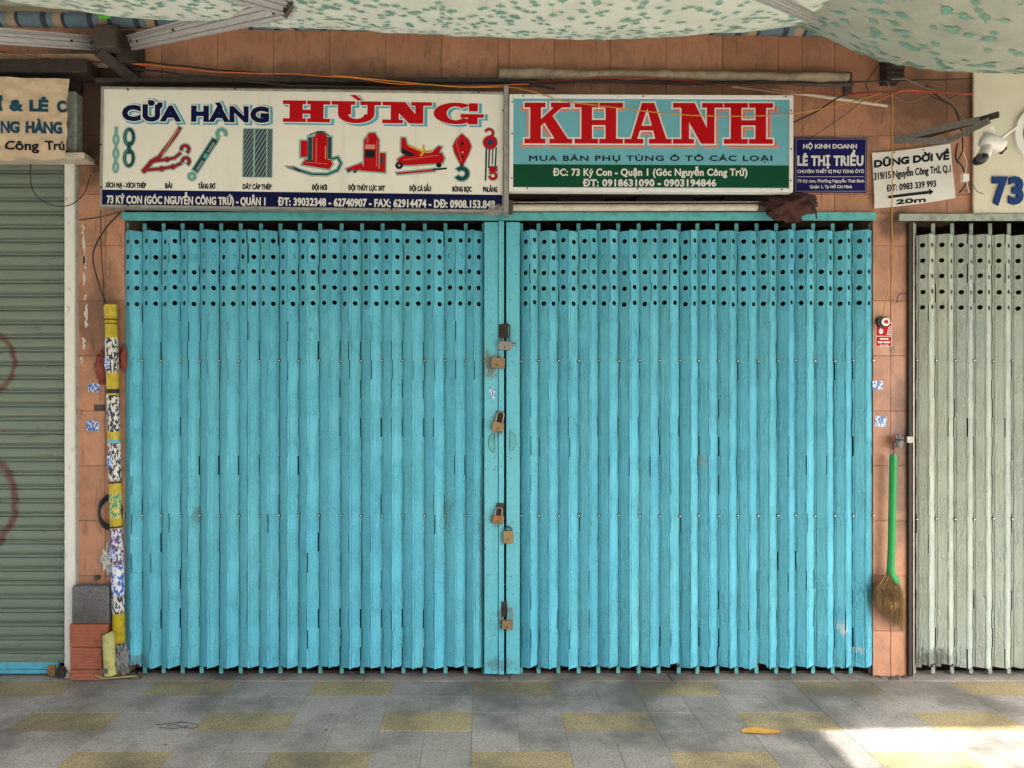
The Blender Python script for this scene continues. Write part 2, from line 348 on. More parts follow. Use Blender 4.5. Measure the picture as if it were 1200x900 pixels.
def stripe_mat():
    k = NT('striped_roll'); o = k.xyz()
    t = k.math('FRACT', k.math('DIVIDE', k.math('ADD', o[0], 20.0 - px(7)), 0.262))
    c = (0.10, 0.16, 0.20)
    c = k.mix(k.math('GREATER_THAN', t, 0.47), c, (0.02, 0.035, 0.06)); c = k.mix(k.math('GREATER_THAN', t, 0.60), c, (0.13, 0.19, 0.22))
    c = k.mix(k.math('GREATER_THAN', t, 0.74), c, (0.33, 0.24, 0.16)); c = k.mix(k.math('GREATER_THAN', t, 0.92), c, (0.02, 0.03, 0.05))
    n = k.noise(20, (1, 1, 1), 5, .7); c = k.mix(k.ramp(n, .45, .8, 0, .5), c, (0.05, 0.05, 0.05)); k.bump(n, .4, .006)
    return k.fin(c, 0.8)
M['stripe'] = stripe_mat()
def brick_clay():
    k = NT('terracotta'); n = k.noise(25, (1, 1, 1), 5, .7); c = k.mix(k.ramp(n, .45, .75, 0, .7), (0.36, 0.115, 0.06), (0.13, 0.05, 0.035))
    k.bump(n, .3, .003); return k.fin(c, 0.85)
M['clay'] = brick_clay()
M['stone'] = granite('stone_offcut', (0.11, 0.11, 0.115), (0.12, 0.12, 0.125), (0.05, 0.05, 0.05), (0.3, 0.3, 0.3))
M['yellow'] = grimy('yellow_pipe', (0.52, 0.40, 0.02), (0.16, 0.12, 0.03), 0.4, 30, 0.7)
M['yellow_old'] = grimy('faded_yellow_pipe', (0.42, 0.40, 0.13), (0.13, 0.12, 0.06), 0.5, 30, 0.7)
M['green_plastic'] = grimy('green_plastic', (0.012, 0.27, 0.06), (0.01, 0.2, 0.05), 0.35, 12, 0.4)
M['lime'] = plain('lime_plastic', (0.08, 0.55, 0.05))
M['straw'] = grimy('broom_straw', (0.30, 0.19, 0.08), (0.12, 0.07, 0.03), 0.8, 60, 0.8, streak=(1, 1, .2))
M['cam_white'] = plain('camera_white', (0.72, 0.71, 0.66), 0.35); M['lens'] = plain('camera_black', (0.01, 0.01, 0.014), 0.15)
M['panel_cream'] = grimy('cream_panel', (0.62, 0.60, 0.47), (0.42, 0.38, 0.28), 0.5, 5, 0.4, thr=(.4, .8))
M['disc_green'] = plain('disc_green', (0.01, 0.20, 0.07), 0.4)
M['leaf'] = grimy('dry_leaf', (0.46, 0.25, 0.04), (0.25, 0.11, 0.03), 0.6, 40, 0.6)
M['wire_black'] = plain('wire_black', (0.018, 0.016, 0.015), 0.55); M['wire_yellow'] = plain('wire_yellow', (0.50, 0.26, 0.02), 0.5)
M['wire_red'] = plain('wire_red', (0.30, 0.03, 0.025), 0.5); M['wire_orange'] = plain('wire_orange', (0.55, 0.12, 0.02), 0.5); M['wire_grey'] = plain('wire_grey', (0.16, 0.13, 0.11), 0.6)
def scribble(name, bgc, inks, scl=70, thr=0.5):
    k = NT(name); n = k.noise(scl, (1, 1, 0.55), 2, 0.5, 0.0, 0.6)
    c = k.mix(k.math('GREATER_THAN', n, thr), bgc, inks[0])
    if len(inks) > 1:
        b = k.noise(22, (0.2, 0.2, 1), 1); c = k.mix(k.math('MULTIPLY', k.math('GREATER_THAN', b, 0.53), k.math('GREATER_THAN', n, thr)), c, inks[1])
    return k.fin(c, 0.45)
M['stk_bw'] = scribble('sticker_black_white', (0.55, 0.55, 0.48), [(0.015, 0.015, 0.03), (0.02, 0.03, 0.09)])
M['stk_blue'] = scribble('sticker_blue_white', (0.60, 0.62, 0.62), [(0.02, 0.10, 0.42)], 60)
M['stk_purple'] = scribble('sticker_purple_white', (0.50, 0.50, 0.55), [(0.07, 0.035, 0.16), (0.015, 0.015, 0.03)], 70)
M['stk_green'] = scribble('sticker_green_yellow', (0.48, 0.42, 0.10), [(0.015, 0.22, 0.12)], 80)
M['stk_small'] = scribble('small_blue_sticker', (0.60, 0.64, 0.68), [(0.04, 0.13, 0.42)], 130, 0.47)

# ------------------------------------------------------------------ flat print: overlap-proof fill of outlines
def loops_of_text(body, spacing=1.0):
    c = bpy.data.curves.new('t', 'FONT'); c.body = body; c.size = 1.0; c.fill_mode = 'NONE'; c.resolution_u = 3; c.space_character = spacing
    o = bpy.data.objects.new('t', c); me = bpy.data.meshes.new_from_object(o)
    co = [(v.co.x, v.co.y) for v in me.vertices]; nb = {}
    for e in me.edges:
        a, b = e.vertices; nb.setdefault(a, []).append(b); nb.setdefault(b, []).append(a)
    seen = set(); out = []
    for st in range(len(co)):
        if st in seen or st not in nb: continue
        lp = [st]; seen.add(st); nxt = st + 1 if (st + 1) in nb[st] else nb[st][0]; cur = st
        while nxt is not None and nxt not in seen:
            lp.append(nxt); seen.add(nxt); cur = nxt; nxt = next((q for q in nb[cur] if q not in seen), None)
        if len(lp) >= 3: out.append(np.array([co[i] for i in lp]))
    bpy.data.objects.remove(o); bpy.data.meshes.remove(me); bpy.data.curves.remove(c)
    return out
def area(l): x, y = l[:, 0], l[:, 1]; return 0.5 * float(np.sum(x * np.roll(y, -1) - np.roll(x, -1) * y))
def inside(p, l):
    x, y = p; a = l; b = np.roll(l, -1, 0)
    c = ((a[:, 1] > y) != (b[:, 1] > y)); 
    with np.errstate(divide='ignore', invalid='ignore'): xi = a[:, 0] + (y - a[:, 1]) / (b[:, 1] - a[:, 1]) * (b[:, 0] - a[:, 0])
    return bool((c & (x < xi)).sum() % 2)
def oriented(L):
    out = []; ar = [area(l) for l in L]
    for i, l in enumerate(L):
        hole = any(j != i and abs(ar[j]) > abs(ar[i]) and ar[j] * ar[i] < 0 and inside(l[0], L[j]) and inside(l[len(l) // 2], L[j]) for j in range(len(L)))
        out.append(l[::-1] if (ar[i] < 0) != hole else l)
    return out
_H = loops_of_text('H'); CAP = max(float(l[:, 1].max()) for l in _H)
def offset_loop(l, r):
    keep = [i for i in range(len(l)) if np.hypot(*(l[i] - l[i - 1])) > 1e-7]; l = l[keep]
    d = np.roll(l, -1, 0) - l; d /= np.maximum(np.hypot(d[:, 0], d[:, 1]), 1e-9)[:, None]
    n = np.stack([d[:, 1], -d[:, 0]], 1); n0 = np.roll(n, 1, 0); m = n + n0; k = np.sum(m * n, 1); m = m / np.maximum(k, 0.55)[:, None]
    return l + m * r
def fill(loops, off=0.0):
    L = [offset_loop(l, off) if off else l for l in loops]; L = [l for l in L if len(l) >= 3]
    vs = []; es = []
    for l in L:
        b = len(vs); vs += [Vector((float(p[0]), float(p[1]))) for p in l]; es += [(b + i, b + (i + 1) % len(l)) for i in range(len(l))]
    v, _e, f, *_ = delaunay_2d_cdt(vs, es, [], 0, 1e-6)
    v = np.array([(p.x, p.y) for p in v]); f = [t for t in f if len(t) == 3]
    A = np.concatenate(L); B = np.concatenate([np.roll(l, -1, 0) for l in L]); c = v[np.array(f)].mean(1)
    wn = np.zeros(len(c), int)
    for i0 in range(0, len(c), 400):
        q = c[i0:i0 + 400]; X = q[:, 0:1]; Y = q[:, 1:2]
        left = (B[:, 0] - A[:, 0]) * (Y - A[:, 1]) - (X - A[:, 0]) * (B[:, 1] - A[:, 1])
        wn[i0:i0 + 400] = (((A[:, 1] <= Y) & (B[:, 1] > Y) & (left > 0)).sum(1) - ((A[:, 1] > Y) & (B[:, 1] <= Y) & (left < 0)).sum(1))
    return v, [t for t, k in zip(f, wn) if k != 0]
class Board:
    """A flat board standing at depth y; print is placed by the measured position on the board (photo units -> metres)."""
    def __init__(s, root, cx, cy, slope, y, yf):
        s.root = root; s.cx = cx; s.cy = cy; s.k = slope; s.s = (CD + y) / F; s.yf = yf
    def xy(s, x, v): return ((x - s.cx) * s.s, -(v - s.cy - s.k * (x - s.cx)) * s.s)
    def put(s, loops, mat, layer, name='lettering', off=0.0, surf=None):
        v, f = fill(loops, off * s.s); yy = s.yf - 0.0007 * layer
        mb = MB(); mb.add([(a, yy + (surf(a, b) if surf else 0), b) for a, b in v], [tuple(t) for t in f])
        return mb.build(name, mat, s.root, local=True)
    def text(s, body, x0, x1, cap_top, base, mat, layer=1, bold=0.0, slope=None, spacing=1.0, surf=None, shear=0.0, dx=0, dy=0):
        L = oriented(loops_of_text(body, spacing))
        lo = min(l[:, 0].min() for l in L); hi = max(l[:, 0].max() for l in L); k = 0.0 if slope is None else slope
        out = []
        for l in L:
            u = (l[:, 0] - lo) / (hi - lo); X = x0 + bold + u * (x1 - x0 - 2 * bold) + dx
            V = base - bold + k * (X - x0) - l[:, 1] / CAP * (base - cap_top - 2 * bold) + dy
            X = X + shear * l[:, 1] / CAP
            out.append(np.array([s.xy(a, b) for a, b in zip(X, V)]))
        return s.put(out, mat, layer, off=bold, surf=surf)
    def poly(s, pls, mat, layer, name='lettering', off=0.0, surf=None):
        out = []
        for p in pls:
            l = np.array([s.xy(a, b) for a, b in p])
            if area(l) < 0: l = l[::-1]
            out.append(l)
        return s.put(out, mat, layer, name, off, surf)
# stroke shapes in photo units (v downwards)
def rect(x0, x1, v0, v1): return [(x0, v0), (x1, v0), (x1, v1), (x0, v1)]
def line(pts, wd):
    out = []
    for (a, b), (c, d) in zip(pts[:-1], pts[1:]):
        L = math.hypot(c - a, d - b) or 1; nx, ny = -(d - b) / L * wd / 2, (c - a) / L * wd / 2
        out.append([(a + nx, b + ny), (c + nx, d + ny), (c - nx, d - ny), (a - nx, b - ny)])
    for (a, b) in pts[1:-1]: out.append(ell(a, b, wd / 2, wd / 2, 8))
    return out
def ell(cx, cy, rx, ry, n=20, rot=0): return [(cx + rx * math.cos(t) * math.cos(rot) - ry * math.sin(t) * math.sin(rot), cy + rx * math.cos(t) * math.sin(rot) + ry * math.sin(t) * math.cos(rot)) for t in [2 * math.pi * k / n for k in range(n)]]
def arcband(cx, cy, rx, ry, ix, iy, a0, a1, n=18):
    A = [R(a0 + (a1 - a0) * k / n) for k in range(n + 1)]
    return [[(cx + rx * math.cos(A[k]), cy - ry * math.sin(A[k])), (cx + rx * math.cos(A[k + 1]), cy - ry * math.sin(A[k + 1])), (cx + ix * math.cos(A[k + 1]), cy - iy * math.sin(A[k + 1])), (cx + ix * math.cos(A[k]), cy - iy * math.sin(A[k]))] for k in range(n)]
def arc(cx, cy, r, a0, a1, n=10, ry=None): return [(cx + r * math.cos(R(a0 + (a1 - a0) * k / n)), cy - (ry or r) * math.sin(R(a0 + (a1 - a0) * k / n))) for k in range(n + 1)]
def slab(ch, x0, x1, v0, v1, st, sl, g=0.6):
    W = x1 - x0; H_ = v1 - v0; out = []
    if ch in 'HN':
        lx = x0 + W * .14; rx = x1 - W * .14 - st
    if ch == 'H':
        hs = W * .5 - g
        out = [rect(lx, lx + st, v0, v1), rect(rx, rx + st, v0, v1), rect(lx, rx + st, v0 + H_ * .42, v0 + H_ * .42 + sl * 1.1)]
        for a in (x0, x1 - hs):
            out += [rect(a, a + hs, v0, v0 + sl), rect(a, a + hs, v1 - sl, v1)]
    if ch == 'N':
        lx = x0 + W * .17; rx = x1 - W * .17 - st * .62
        out = [rect(lx, lx + st * .62, v0, v1), rect(rx, rx + st * .62, v0, v1), [(x0 + W * .10, v0), (x0 + W * .10 + st * 1.35, v0), (rx + st * .62, v1), (rx - st * .45, v1)],
               rect(x0, x0 + W * .33, v0, v0 + sl), rect(x0, x0 + W * .42, v1 - sl, v1), rect(x1 - W * .42, x1, v0, v0 + sl)]
    if ch == 'K':
        lx = x0 + W * .12
        out = [rect(lx, lx + st, v0, v1), rect(x0, x0 + W * .44, v0, v0 + sl), rect(x0, x0 + W * .44, v1 - sl, v1), rect(x0 + W * .55, x1 - W * .04, v0, v0 + sl), rect(x0 + W * .52, x1, v1 - sl, v1),
               [(x0 + W * .66, v0 + sl * .5), (x0 + W * .84, v0 + sl * .5), (lx + st * .6, v0 + H_ * .66), (lx + st * .6, v0 + H_ * .50)],
               [(x0 + W * .38, v0 + H_ * .42), (x0 + W * .58, v0 + H_ * .31), (x1 - W * .06, v1 - sl * .5), (x1 - W * .34, v1 - sl * .5)]]
    if ch == 'A':
        c = (x0 + x1) / 2
        out = [[(c - W * .13, v0), (c + W * .02, v0), (x0 + W * .24, v1), (x0 + W * .11, v1)], [(c - W * .05, v0), (c + W * .13, v0), (x1 - W * .08, v1), (x1 - W * .32, v1)],
               rect(x0, x0 + W * .40, v1 - sl, v1), rect(x1 - W * .48, x1, v1 - sl, v1), rect(x0 + W * .28, x1 - W * .28, v0 + H_ * .56, v0 + H_ * .56 + sl)]
    if ch == 'U':
        lx = x0 + W * .13; rx = x1 - W * .13 - st * .55
        out = [rect(x0, x0 + W * .48, v0, v0 + sl), rect(x1 - W * .42, x1, v0, v0 + sl), rect(lx, lx + st, v0, v0 + H_ * .62), rect(rx, rx + st * .55, v0, v0 + H_ * .62)]
        cx = (lx + rx + st * .55) / 2; rX = (rx + st * .55 - lx) / 2
        out += arcband(cx, v0 + H_ * .6, rX, H_ * .42, rX - st * .78, H_ * .42 - sl * 1.2, 180, 360)
    if ch == 'G':
        cx = x0 + W * .44; rX = W * .44
        out = arcband(cx, (v0 + v1) / 2, rX, H_ * .5, rX - st, H_ * .5 - sl * 1.05, 48, 322, 26)
        out += [rect(x1 - W * .30, x1 - W * .12, v0 + H_ * .02, v0 + H_ * .40), rect(x0 + W * .54, x1, v0 + H_ * .52, v0 + H_ * .52 + sl), rect(x1 - W * .32, x1 - W * .12, v0 + H_ * .52, v1)]
    return out
def skew(polys, cx, k): return [[(x, v + k * (x - cx)) for x, v in p] for p in polys]

# ================================================================== GROUND
DEP = [-0.07 - 0.215 * i for i in range(9)]
pav = tag(bpy.data.objects.new('pavement', None), kind='structure'); COL.objects.link(pav)
MB().box(-14, 14, -5.6, -0.0, -0.30, -0.022).build('paving_bed', M['kerb'], pav)
sl_g = MB().box(-0.1134, 0.1134, -0.1069, 0.1069, -0.04, 0, 0.0008).mesh('slab', M['granite'])
sl_y = MB().box(-0.2274, 0.2274, -0.1069, 0.1069, -0.04, 0, 0.0008).mesh('slab_yellow', M['granite_y'])
g0 = -0.05
def yellow_at(r, k): return r % 2 == 0 and (k % 4 in ((0, 1) if r % 4 == 0 else (2, 3)))
nsl = 0
for r in range(8):
    k = -14
    yc = (DEP[r] + DEP[r + 1]) / 2
    while k < 16:
        j = (random.gauss(0, 0.0004), random.gauss(0, 0.0006), random.gauss(0, 0.0006))
        if yellow_at(r, k) and yellow_at(r, k + 1) and not yellow_at(r, k - 1):
            inst('slab', sl_y, pav, (g0 + (k + 1) * 0.228, yc, j[0]), (j[1] * 1.5, j[2], 0)); k += 2
        else:
            inst('slab', sl_g, pav, (g0 + (k + .5) * 0.228, yc, j[0]), (j[1] * 2, j[2] * 2, 0)); k += 1
        nsl += 1
# border strip along the wall
x = -3.6
while x < 4:
    L = random.uniform(0.7, 1.3)
    MB().box(x + .002, x + L - .002, -0.0675, 0.10, -0.04, 0.001, 0.002).build('border_slab', M['granite'], pav); x += L
# the paving beyond the slabs one can pick apart: same pattern, joined
rest = {0: MB(), 1: MB()}
for r in range(8, 26):
    yc = -0.07 - 0.215 * (r + .5)
    for k in range(-60, 60):
        yl = r % 2 == 0 and (k % 4 in ((0, 1) if r % 4 == 0 else (2, 3)))
        rest[int(yl)].box(g0 + k * .228 + .0012, g0 + (k + 1) * .228 - .0012, yc - .1063, yc + .1063, -0.02, random.uniform(-.0008, .0008))
for r in range(0, 8):
    yc = -0.07 - 0.215 * (r + .5)
    for k in list(range(-60, -14)) + list(range(16, 60)):
        yl = yellow_at(r, k)
        rest[int(yl)].box(g0 + k * .228 + .0012, g0 + (k + 1) * .228 - .0012, yc - .1063, yc + .1063, -0.02, random.uniform(-.0008, .0008))
tag(rest[0].build('slab_field', M['granite'], pav), kind='stuff'); tag(rest[1].build('slab_field_yellow', M['granite_y'], pav), kind='stuff')
tag(MB().box(-14, 14, -5.85, -5.6, -0.5, 0.0, 0.01).build('kerb', M['kerb']), kind='structure')
tag(MB().add([(-200, -200, -0.31), (200, -200, -0.31), (200, 60, -0.31), (-200, 60, -0.31)], [(0, 1, 2, 3)]).build('ground', M['kerb']), kind='structure')
tag(MB().add([(-200, -16, -0.13), (200, -16, -0.13), (200, -5.85, -0.13), (-200, -5.85, -0.13)], [(0, 1, 2, 3)]).build('road', M['asphalt']), kind='structure')

# row of unseen houses behind the camera, added to block sky at front left
xx = -29
for i, (wd_, ht, col) in enumerate(((9, 12, 'interior'), (7, 15, 'wall_upper'), (8, 11, 'kerb'), (7, 14, 'grout'), (5, 10, 'wall_upper'))):
    hb_ = thing('street_house', ['tall dark terrace house at the far end across the street', 'pale narrow terrace house across the street', 'grey concrete terrace house across the street', 'brown terrace house across the street', 'low pale corner house across the street'][i], 'house', (xx + wd_ / 2, -17, 0), group='houses across the street')
    MB().box(xx, xx + wd_ - .05, -27, -17, -.12, ht).build('wall', M[col], hb_)
    MB().box(xx - .0, xx + wd_ - .1, -16.99, -16.4, ht - .4, ht + .3, .05).build('roof', M['kerb'], hb_)
    for fl in range(int(ht // 3.4)):
        for k in range(int(wd_ // 2.4)):
            a = xx + .8 + k * 2.3; MB().box(a, a + 1.3, -16.99, -16.93, .9 + fl * 3.4, 2.6 + fl * 3.4, .02).build('window', M['lens'] if 'lens' in M else M['iron'], hb_)
    xx += wd_

# ================================================================== BUILDING WALL
wall = thing('shop_wall', 'peach tiled shopfront wall around the blue folding gate', 'wall')
TX = lambda i: px(124 + 65.64 * i); TV = [31 + 64.35 * j for j in range(13)]
xL0, xL1 = px(90), px(147); xR0, xR1 = px(1022), px(1063)
zh = pz(228)
MB().box(-2.375, xL1, 0.006, 0.35, 0, zh).build('pier_core', M['grout'], wall)
MB().box(xR0, px(1066), 0.006, 0.35, 0, pz(250) - .001).build('pier_core', M['grout'], wall)
# header above openings, with the recess above the right gate leaf left open
MB().box(-2.370, px(597), 0.006, 0.35, zh, 3.86).build('header_core', M['grout'], wall)
MB().box(px(597), px(940), 0.006, 0.35, pz(222), 3.86).build('header_core', M['grout'], wall)
MB().box(px(940), 5.0, 0.006, 0.35, zh, 3.86).build('header_core', M['grout'], wall)
MB().box(px(940), px(1146), 0.006, 0.35, pz(250), zh - .001).build('header_core', M['grout'], wall)
MB().box(-5.0, -2.376, 0.006, 0.35, pz(90), 3.86).build('header_core', M['grout'], wall)
MB().box(-8, 8, 0.0, 0.5, 3.861, 6.0).build('upper_wall', M['wall_upper'], wall)
MB().box(5.01, 8, 0.0, 0.5, 0, 3.86).build('side_wall', M['wall_upper'], wall)
MB().box(-8, -5.01, 0.0, 0.5, 0, 3.86).build('side_wall', M['wall_upper'], wall)
def tile(x0, x1, z0, z1, s=0.0):
    g = 0.0011
    if x1 - x0 < 0.012 or z1 - z0 < 0.012: return
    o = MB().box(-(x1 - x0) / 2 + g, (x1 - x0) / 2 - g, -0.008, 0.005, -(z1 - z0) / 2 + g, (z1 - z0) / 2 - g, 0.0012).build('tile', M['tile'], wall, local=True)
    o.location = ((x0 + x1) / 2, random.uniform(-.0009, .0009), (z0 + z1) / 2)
def tiles(x0, x1, z0, z1):
    xs = sorted({x0, x1} | {TX(i) for i in range(-16, 28) if x0 < TX(i) < x1})
    zs = sorted({z0, z1} | {pz(v) for v in TV if z0 < pz(v) < z1})
    for a, b in zip(xs[:-1], xs[1:]):
        for c, d in zip(zs[:-1], zs[1:]): tile(a, b, c, d)
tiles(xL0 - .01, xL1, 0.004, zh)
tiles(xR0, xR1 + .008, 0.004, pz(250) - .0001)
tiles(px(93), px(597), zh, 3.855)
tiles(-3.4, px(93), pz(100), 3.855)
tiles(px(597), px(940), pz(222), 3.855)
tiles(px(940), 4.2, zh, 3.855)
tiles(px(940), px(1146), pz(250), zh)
# reveals of the main opening, and the dark shop behind the gates
room = tag(bpy.data.objects.new('shop_interior', None), kind='structure'); COL.objects.link(room)
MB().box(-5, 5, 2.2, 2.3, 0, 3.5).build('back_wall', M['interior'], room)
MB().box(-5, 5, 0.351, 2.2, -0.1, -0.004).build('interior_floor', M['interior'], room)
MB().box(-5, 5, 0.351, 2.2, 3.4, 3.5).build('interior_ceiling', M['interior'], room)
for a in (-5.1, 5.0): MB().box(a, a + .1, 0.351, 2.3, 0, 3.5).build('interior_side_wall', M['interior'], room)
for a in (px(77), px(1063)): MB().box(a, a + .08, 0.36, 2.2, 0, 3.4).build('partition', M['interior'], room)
# rolled steel shutter boxes high inside, seen through the gap over the gate slats
MB().box(px(150), px(570), 0.19, 0.34, pz(262, .2), pz(262, .2) + .01).build('lintel_plate', M['interior'], room)
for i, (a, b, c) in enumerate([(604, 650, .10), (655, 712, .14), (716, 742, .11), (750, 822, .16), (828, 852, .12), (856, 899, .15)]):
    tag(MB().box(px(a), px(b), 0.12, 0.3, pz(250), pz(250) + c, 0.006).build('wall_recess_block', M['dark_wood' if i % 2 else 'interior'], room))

# ================================================================== FOLDING GATES
FD = 0.041
def strip_mesh(name, mat, Wd, H_, seed, holes=True, torn=0.0):
    rnd = random.Random(seed); hw = Wd / 2
    seg = 0.112
    brk = [i * seg for i in range(1, int(H_ / seg) + 1) if i * seg < H_ - .03]
    hz = [H_ - d / 200.0 + rnd.uniform(-.003, .003) for d in (12.3, 30.6, 48.6, 67.0, 85.0)] if holes else []
    blocked = rnd.choice([-1] * 9 + [3]) if holes else -1
    zs = {0.0, H_, 0.02}
    for b in brk: zs |= {b - .002, b + .002}
    zs = sorted(z for z in zs if 0 <= z <= H_)
    ph = 0
    wide = {s: rnd.choice([.0015, .003, .0045]) if rnd.random() < .25 else 0 for s in range(60)}
    # slits open in long lenses between the rivets
    def edge(z, side):
        s = max(0, int((z + 1e-6) // seg)); rec = (s + ph + (side > 0)) % 2
        o = 0.0020 + wide[s] if rec else -0.0003
        return side * (hw - o)
    def bend(u, z):
        return noise.noise(Vector((u * 9, z * 2.3, seed * 3.1))) * 0.0005 + (0.0015 if abs(u) > hw - .009 else 0) + noise.noise(Vector((u * 30, z * 9, seed))) * .0004
    cols = [None, -hw + .007, -hw + .009, -hw + .011, -hw + .0135]
    mb = MB(); vid = {}
    def V(u, y, z):
        k = (round(u, 5), round(y, 5), round(z, 5))
        if k not in vid: vid[k] = len(mb.v); mb.v.append((u, y + bend(u, z), z))
        return vid[k]
    def Q(*q): mb.f.append(tuple(q)); mb.sm.append(False)
    gy = [0, 0, .0040, .0040, 0]
    tb = rnd.uniform(0, .006)
    def zb(u, z):
        if z < 0.001: return 0.004 * noise.noise(Vector((u * 40, seed, 2))) + (torn * max(0, noise.noise(Vector((u * 25, seed * 1.7, 5))) + .25) if torn else 0) + tb * (u / hw)
        return z
    for side in (-1, 1):
        for z0, z1 in zip(zs[:-1], zs[1:]):
            for c in range(4):
                def uu(ci, z): return edge(z, side) if ci == 0 else -side * cols[ci]
                e0 = uu(c, z0 + 1e-5); e1 = uu(c, z1 - 1e-5) if c == 0 else uu(c, z1); f0 = uu(c + 1, z0); f1 = uu(c + 1, z1)
                if c == 0:      # chamfered notch between neighbouring segments
                    e0 = edge(z0 + (1e-4 if abs(z0 - round(z0 / seg) * seg) > .003 or z0 > round(z0 / seg) * seg else -1e-4), side)
                    e1 = edge(z1 - 1e-4, side) if z1 < round(z1 / seg) * seg + 1e-5 or z1 == H_ else edge(z1 + 1e-4, side)
                q = [V(e0, gy[c], zb(e0, z0)), V(f0, gy[c + 1], zb(f0, z0)), V(f1, gy[c + 1], z1), V(e1, gy[c], z1)]
                Q(*(q if side < 0 else q[::-1]))
    # centre column
    cw = hw - .0135; r = .0135
    zc = [0.0, 0.02]; zz = 0.02
    top = (min(hz) - .05) if holes else H_
    nmid = 10
    for i in range(1, nmid + 1): zc.append(0.02 + (top - .02) * i / nmid)
    us = [-cw, -cw / 3, cw / 3, cw]
    for z0, z1 in zip(zc[:-1], zc[1:]):
        for a, b in zip(us[:-1], us[1:]): Q(V(a, 0, zb(a, z0)), V(b, 0, zb(b, z0)), V(b, 0, z1), V(a, 0, z1))
    if holes:
        hz = sorted(hz); bnd = [top] + [(a + b) / 2 for a, b in zip(hz[:-1], hz[1:])] + [H_]
        for i, h in enumerate(hz):
            z0, z1 = bnd[i], bnd[i + 1]; ins = []; outr = []; ox = rnd.uniform(-.0015, .0015)
            n = 16
            for k in range(n):
                t = 2 * math.pi * k / n; c, s_ = math.cos(t), math.sin(t); m = max(abs(c), abs(s_))
                outr.append(V(cw * c / m, 0, (z1 - h if s_ > 0 else h - z0) * s_ / m + h))
                ins.append(V(ox + r * c, 0, h + r * s_))
            for k in range(n): Q(outr[k], outr[(k + 1) % n], ins[(k + 1) % n], ins[k])
            if i == blocked: Q(*[V(ox + r * .97 * math.cos(2 * math.pi * k / n), .004, h + r * .97 * math.sin(2 * math.pi * k / n)) for k in range(n)])
    return mb.mesh(name, mat)
def lens(me, amt, seed):   # none
    return me
def make_leaf(root, xs, mat, barmat, ztop, zbot, hole, torn_at=(), rivet_v=(423, 604), nvar=7, first_front=False):
    """Zigzag of pressed strips: xs = valley positions, where the flat bars stand."""
    H_ = ztop - zbot; cache = {}
    zrail = pz(258.5)
    rmb = MB().disc((0, 0, 0), 0.0095, -0.003, 0.0, 10); rmb.disc((0, 0, 0), 0.0048, -0.009, -0.003, 8); rme = rmb.mesh('rivet', M['black']); rme.materials.append(M['frame_white']); [setattr(p, 'material_index', 1) for p in rme.polygons[12:]]
    bme = {}
    for i, x in enumerate(xs):
        h0 = zrail - 0.012
        mb = MB(); mb.box(-0.011, 0.011, -0.003, 0.003, ztop - .02, h0, 0.001); mb.box(-0.011, 0.011, -0.003, 0.003, 0.012, zbot + .03, 0.001); mb.box(-.006, .006, -.002, .006, zbot + .0305, ztop - .0205)
        inst('bar', bme.setdefault(0, mb.mesh('bar', barmat)), root, (x + .002, .022, 0))
    for i in range(len(xs) - 1):
        a, b = xs[i], xs[i + 1]; m = (a + b) / 2 + random.uniform(-.003, .003)
        fd = FD + random.uniform(-.003, .004)
        for side, (p, q) in enumerate((((a, 0.0), (m, -fd)), ((m, -fd), (b, 0.0)))):
            dx, dy = q[0] - p[0], q[1] - p[1]; Wd = math.hypot(dx, dy); ang = math.atan2(dy, dx)
            tn = (i, side) in torn_at; key = (random.randint(0, nvar - 1), tn)
            if key not in cache: cache[key] = strip_mesh('slat', mat, 0.0665, H_, key[0] * 13 + 1 + len(cache), hole, 0.30 if tn else random.choice([0, 0, .008]))
            inst('slat', cache[key], root, ((p[0] + q[0]) / 2 + random.uniform(-.0006, .0006), (p[1] + q[1]) / 2, zbot + random.uniform(-.004, .004)),
                 (random.uniform(-.0012, .0012), 0, ang + random.uniform(-.035, .035)), (Wd / 0.0665, 1, 1))
    n = 0
    for x in xs:
        for v in rivet_v:
            inst('rivet', rme, root, (x + .002, -.004, pz(v) + random.uniform(-.003, .003))); n += 1
        inst('rivet', rme, root, (x + .002, .016, ztop - .006 + random.uniform(-.004, .006)), scl=(.8,) * 3)
        inst('rivet', rme, root, (x + .002, .016, zbot - .004 + random.uniform(-.006, .006)), scl=(.8,) * 3)

ZT, ZB = pz(271), pz(780.5)
gl = thing('folding_gate', 'turquoise folding gate leaf to the left of the seam with the brass padlocks', 'gate', group='turquoise folding gate leaves')
vl = [148, 169.3, 191.4, 213.7, 236, 258.8, 281.7, 305.6, 328.3, 351, 375, 400, 424.0, 448, 472.5, 497.5, 521.7, 545.3]
# bars stand 3 cm behind the valleys: shift measured bar centres to their real x
vx = [(v - 565) / F * (CD + .022) for v in vl]
make_leaf(gl, vx + [px(566.5)], M['gate'], M['gate_bar'], ZT, ZB, True, {(0, 0), (0, 1)})
mb = MB().box(px(567.5), px(583.5), -.040, .01, 0.03, pz(262), .002).build('stile', M['stile'], gl)
MB().box(px(584), px(590.3), -.047, .01, 0.03, pz(261), .002).build('stile_channel', M['stile'], gl)
gr_ = thing('folding_gate', 'turquoise folding gate leaf to the right of the seam, bluer, under the KHANH sign', 'gate', group='turquoise folding gate leaves')
vr = [609.8, 630.7, 653.9, 677.5, 700.7, 724, 748, 771.3, 795.0, 816.8, 840, 862.5, 886, 909, 929.5, 952.3, 975.3, 996.5, 1020.0]
vx2 = [(v - 565) / F * (CD + .022) for v in vr]; vx2[0] = px(610.5)
make_leaf(gr_, vx2, M['gate'], M['gate_bar'], ZT, ZB, True, {(7, 1), (12, 0)})
MB().box(px(593.0), px(608.6), -.040, .01, 0.03, pz(262), .002).build('stile', M['stile'], gr_)
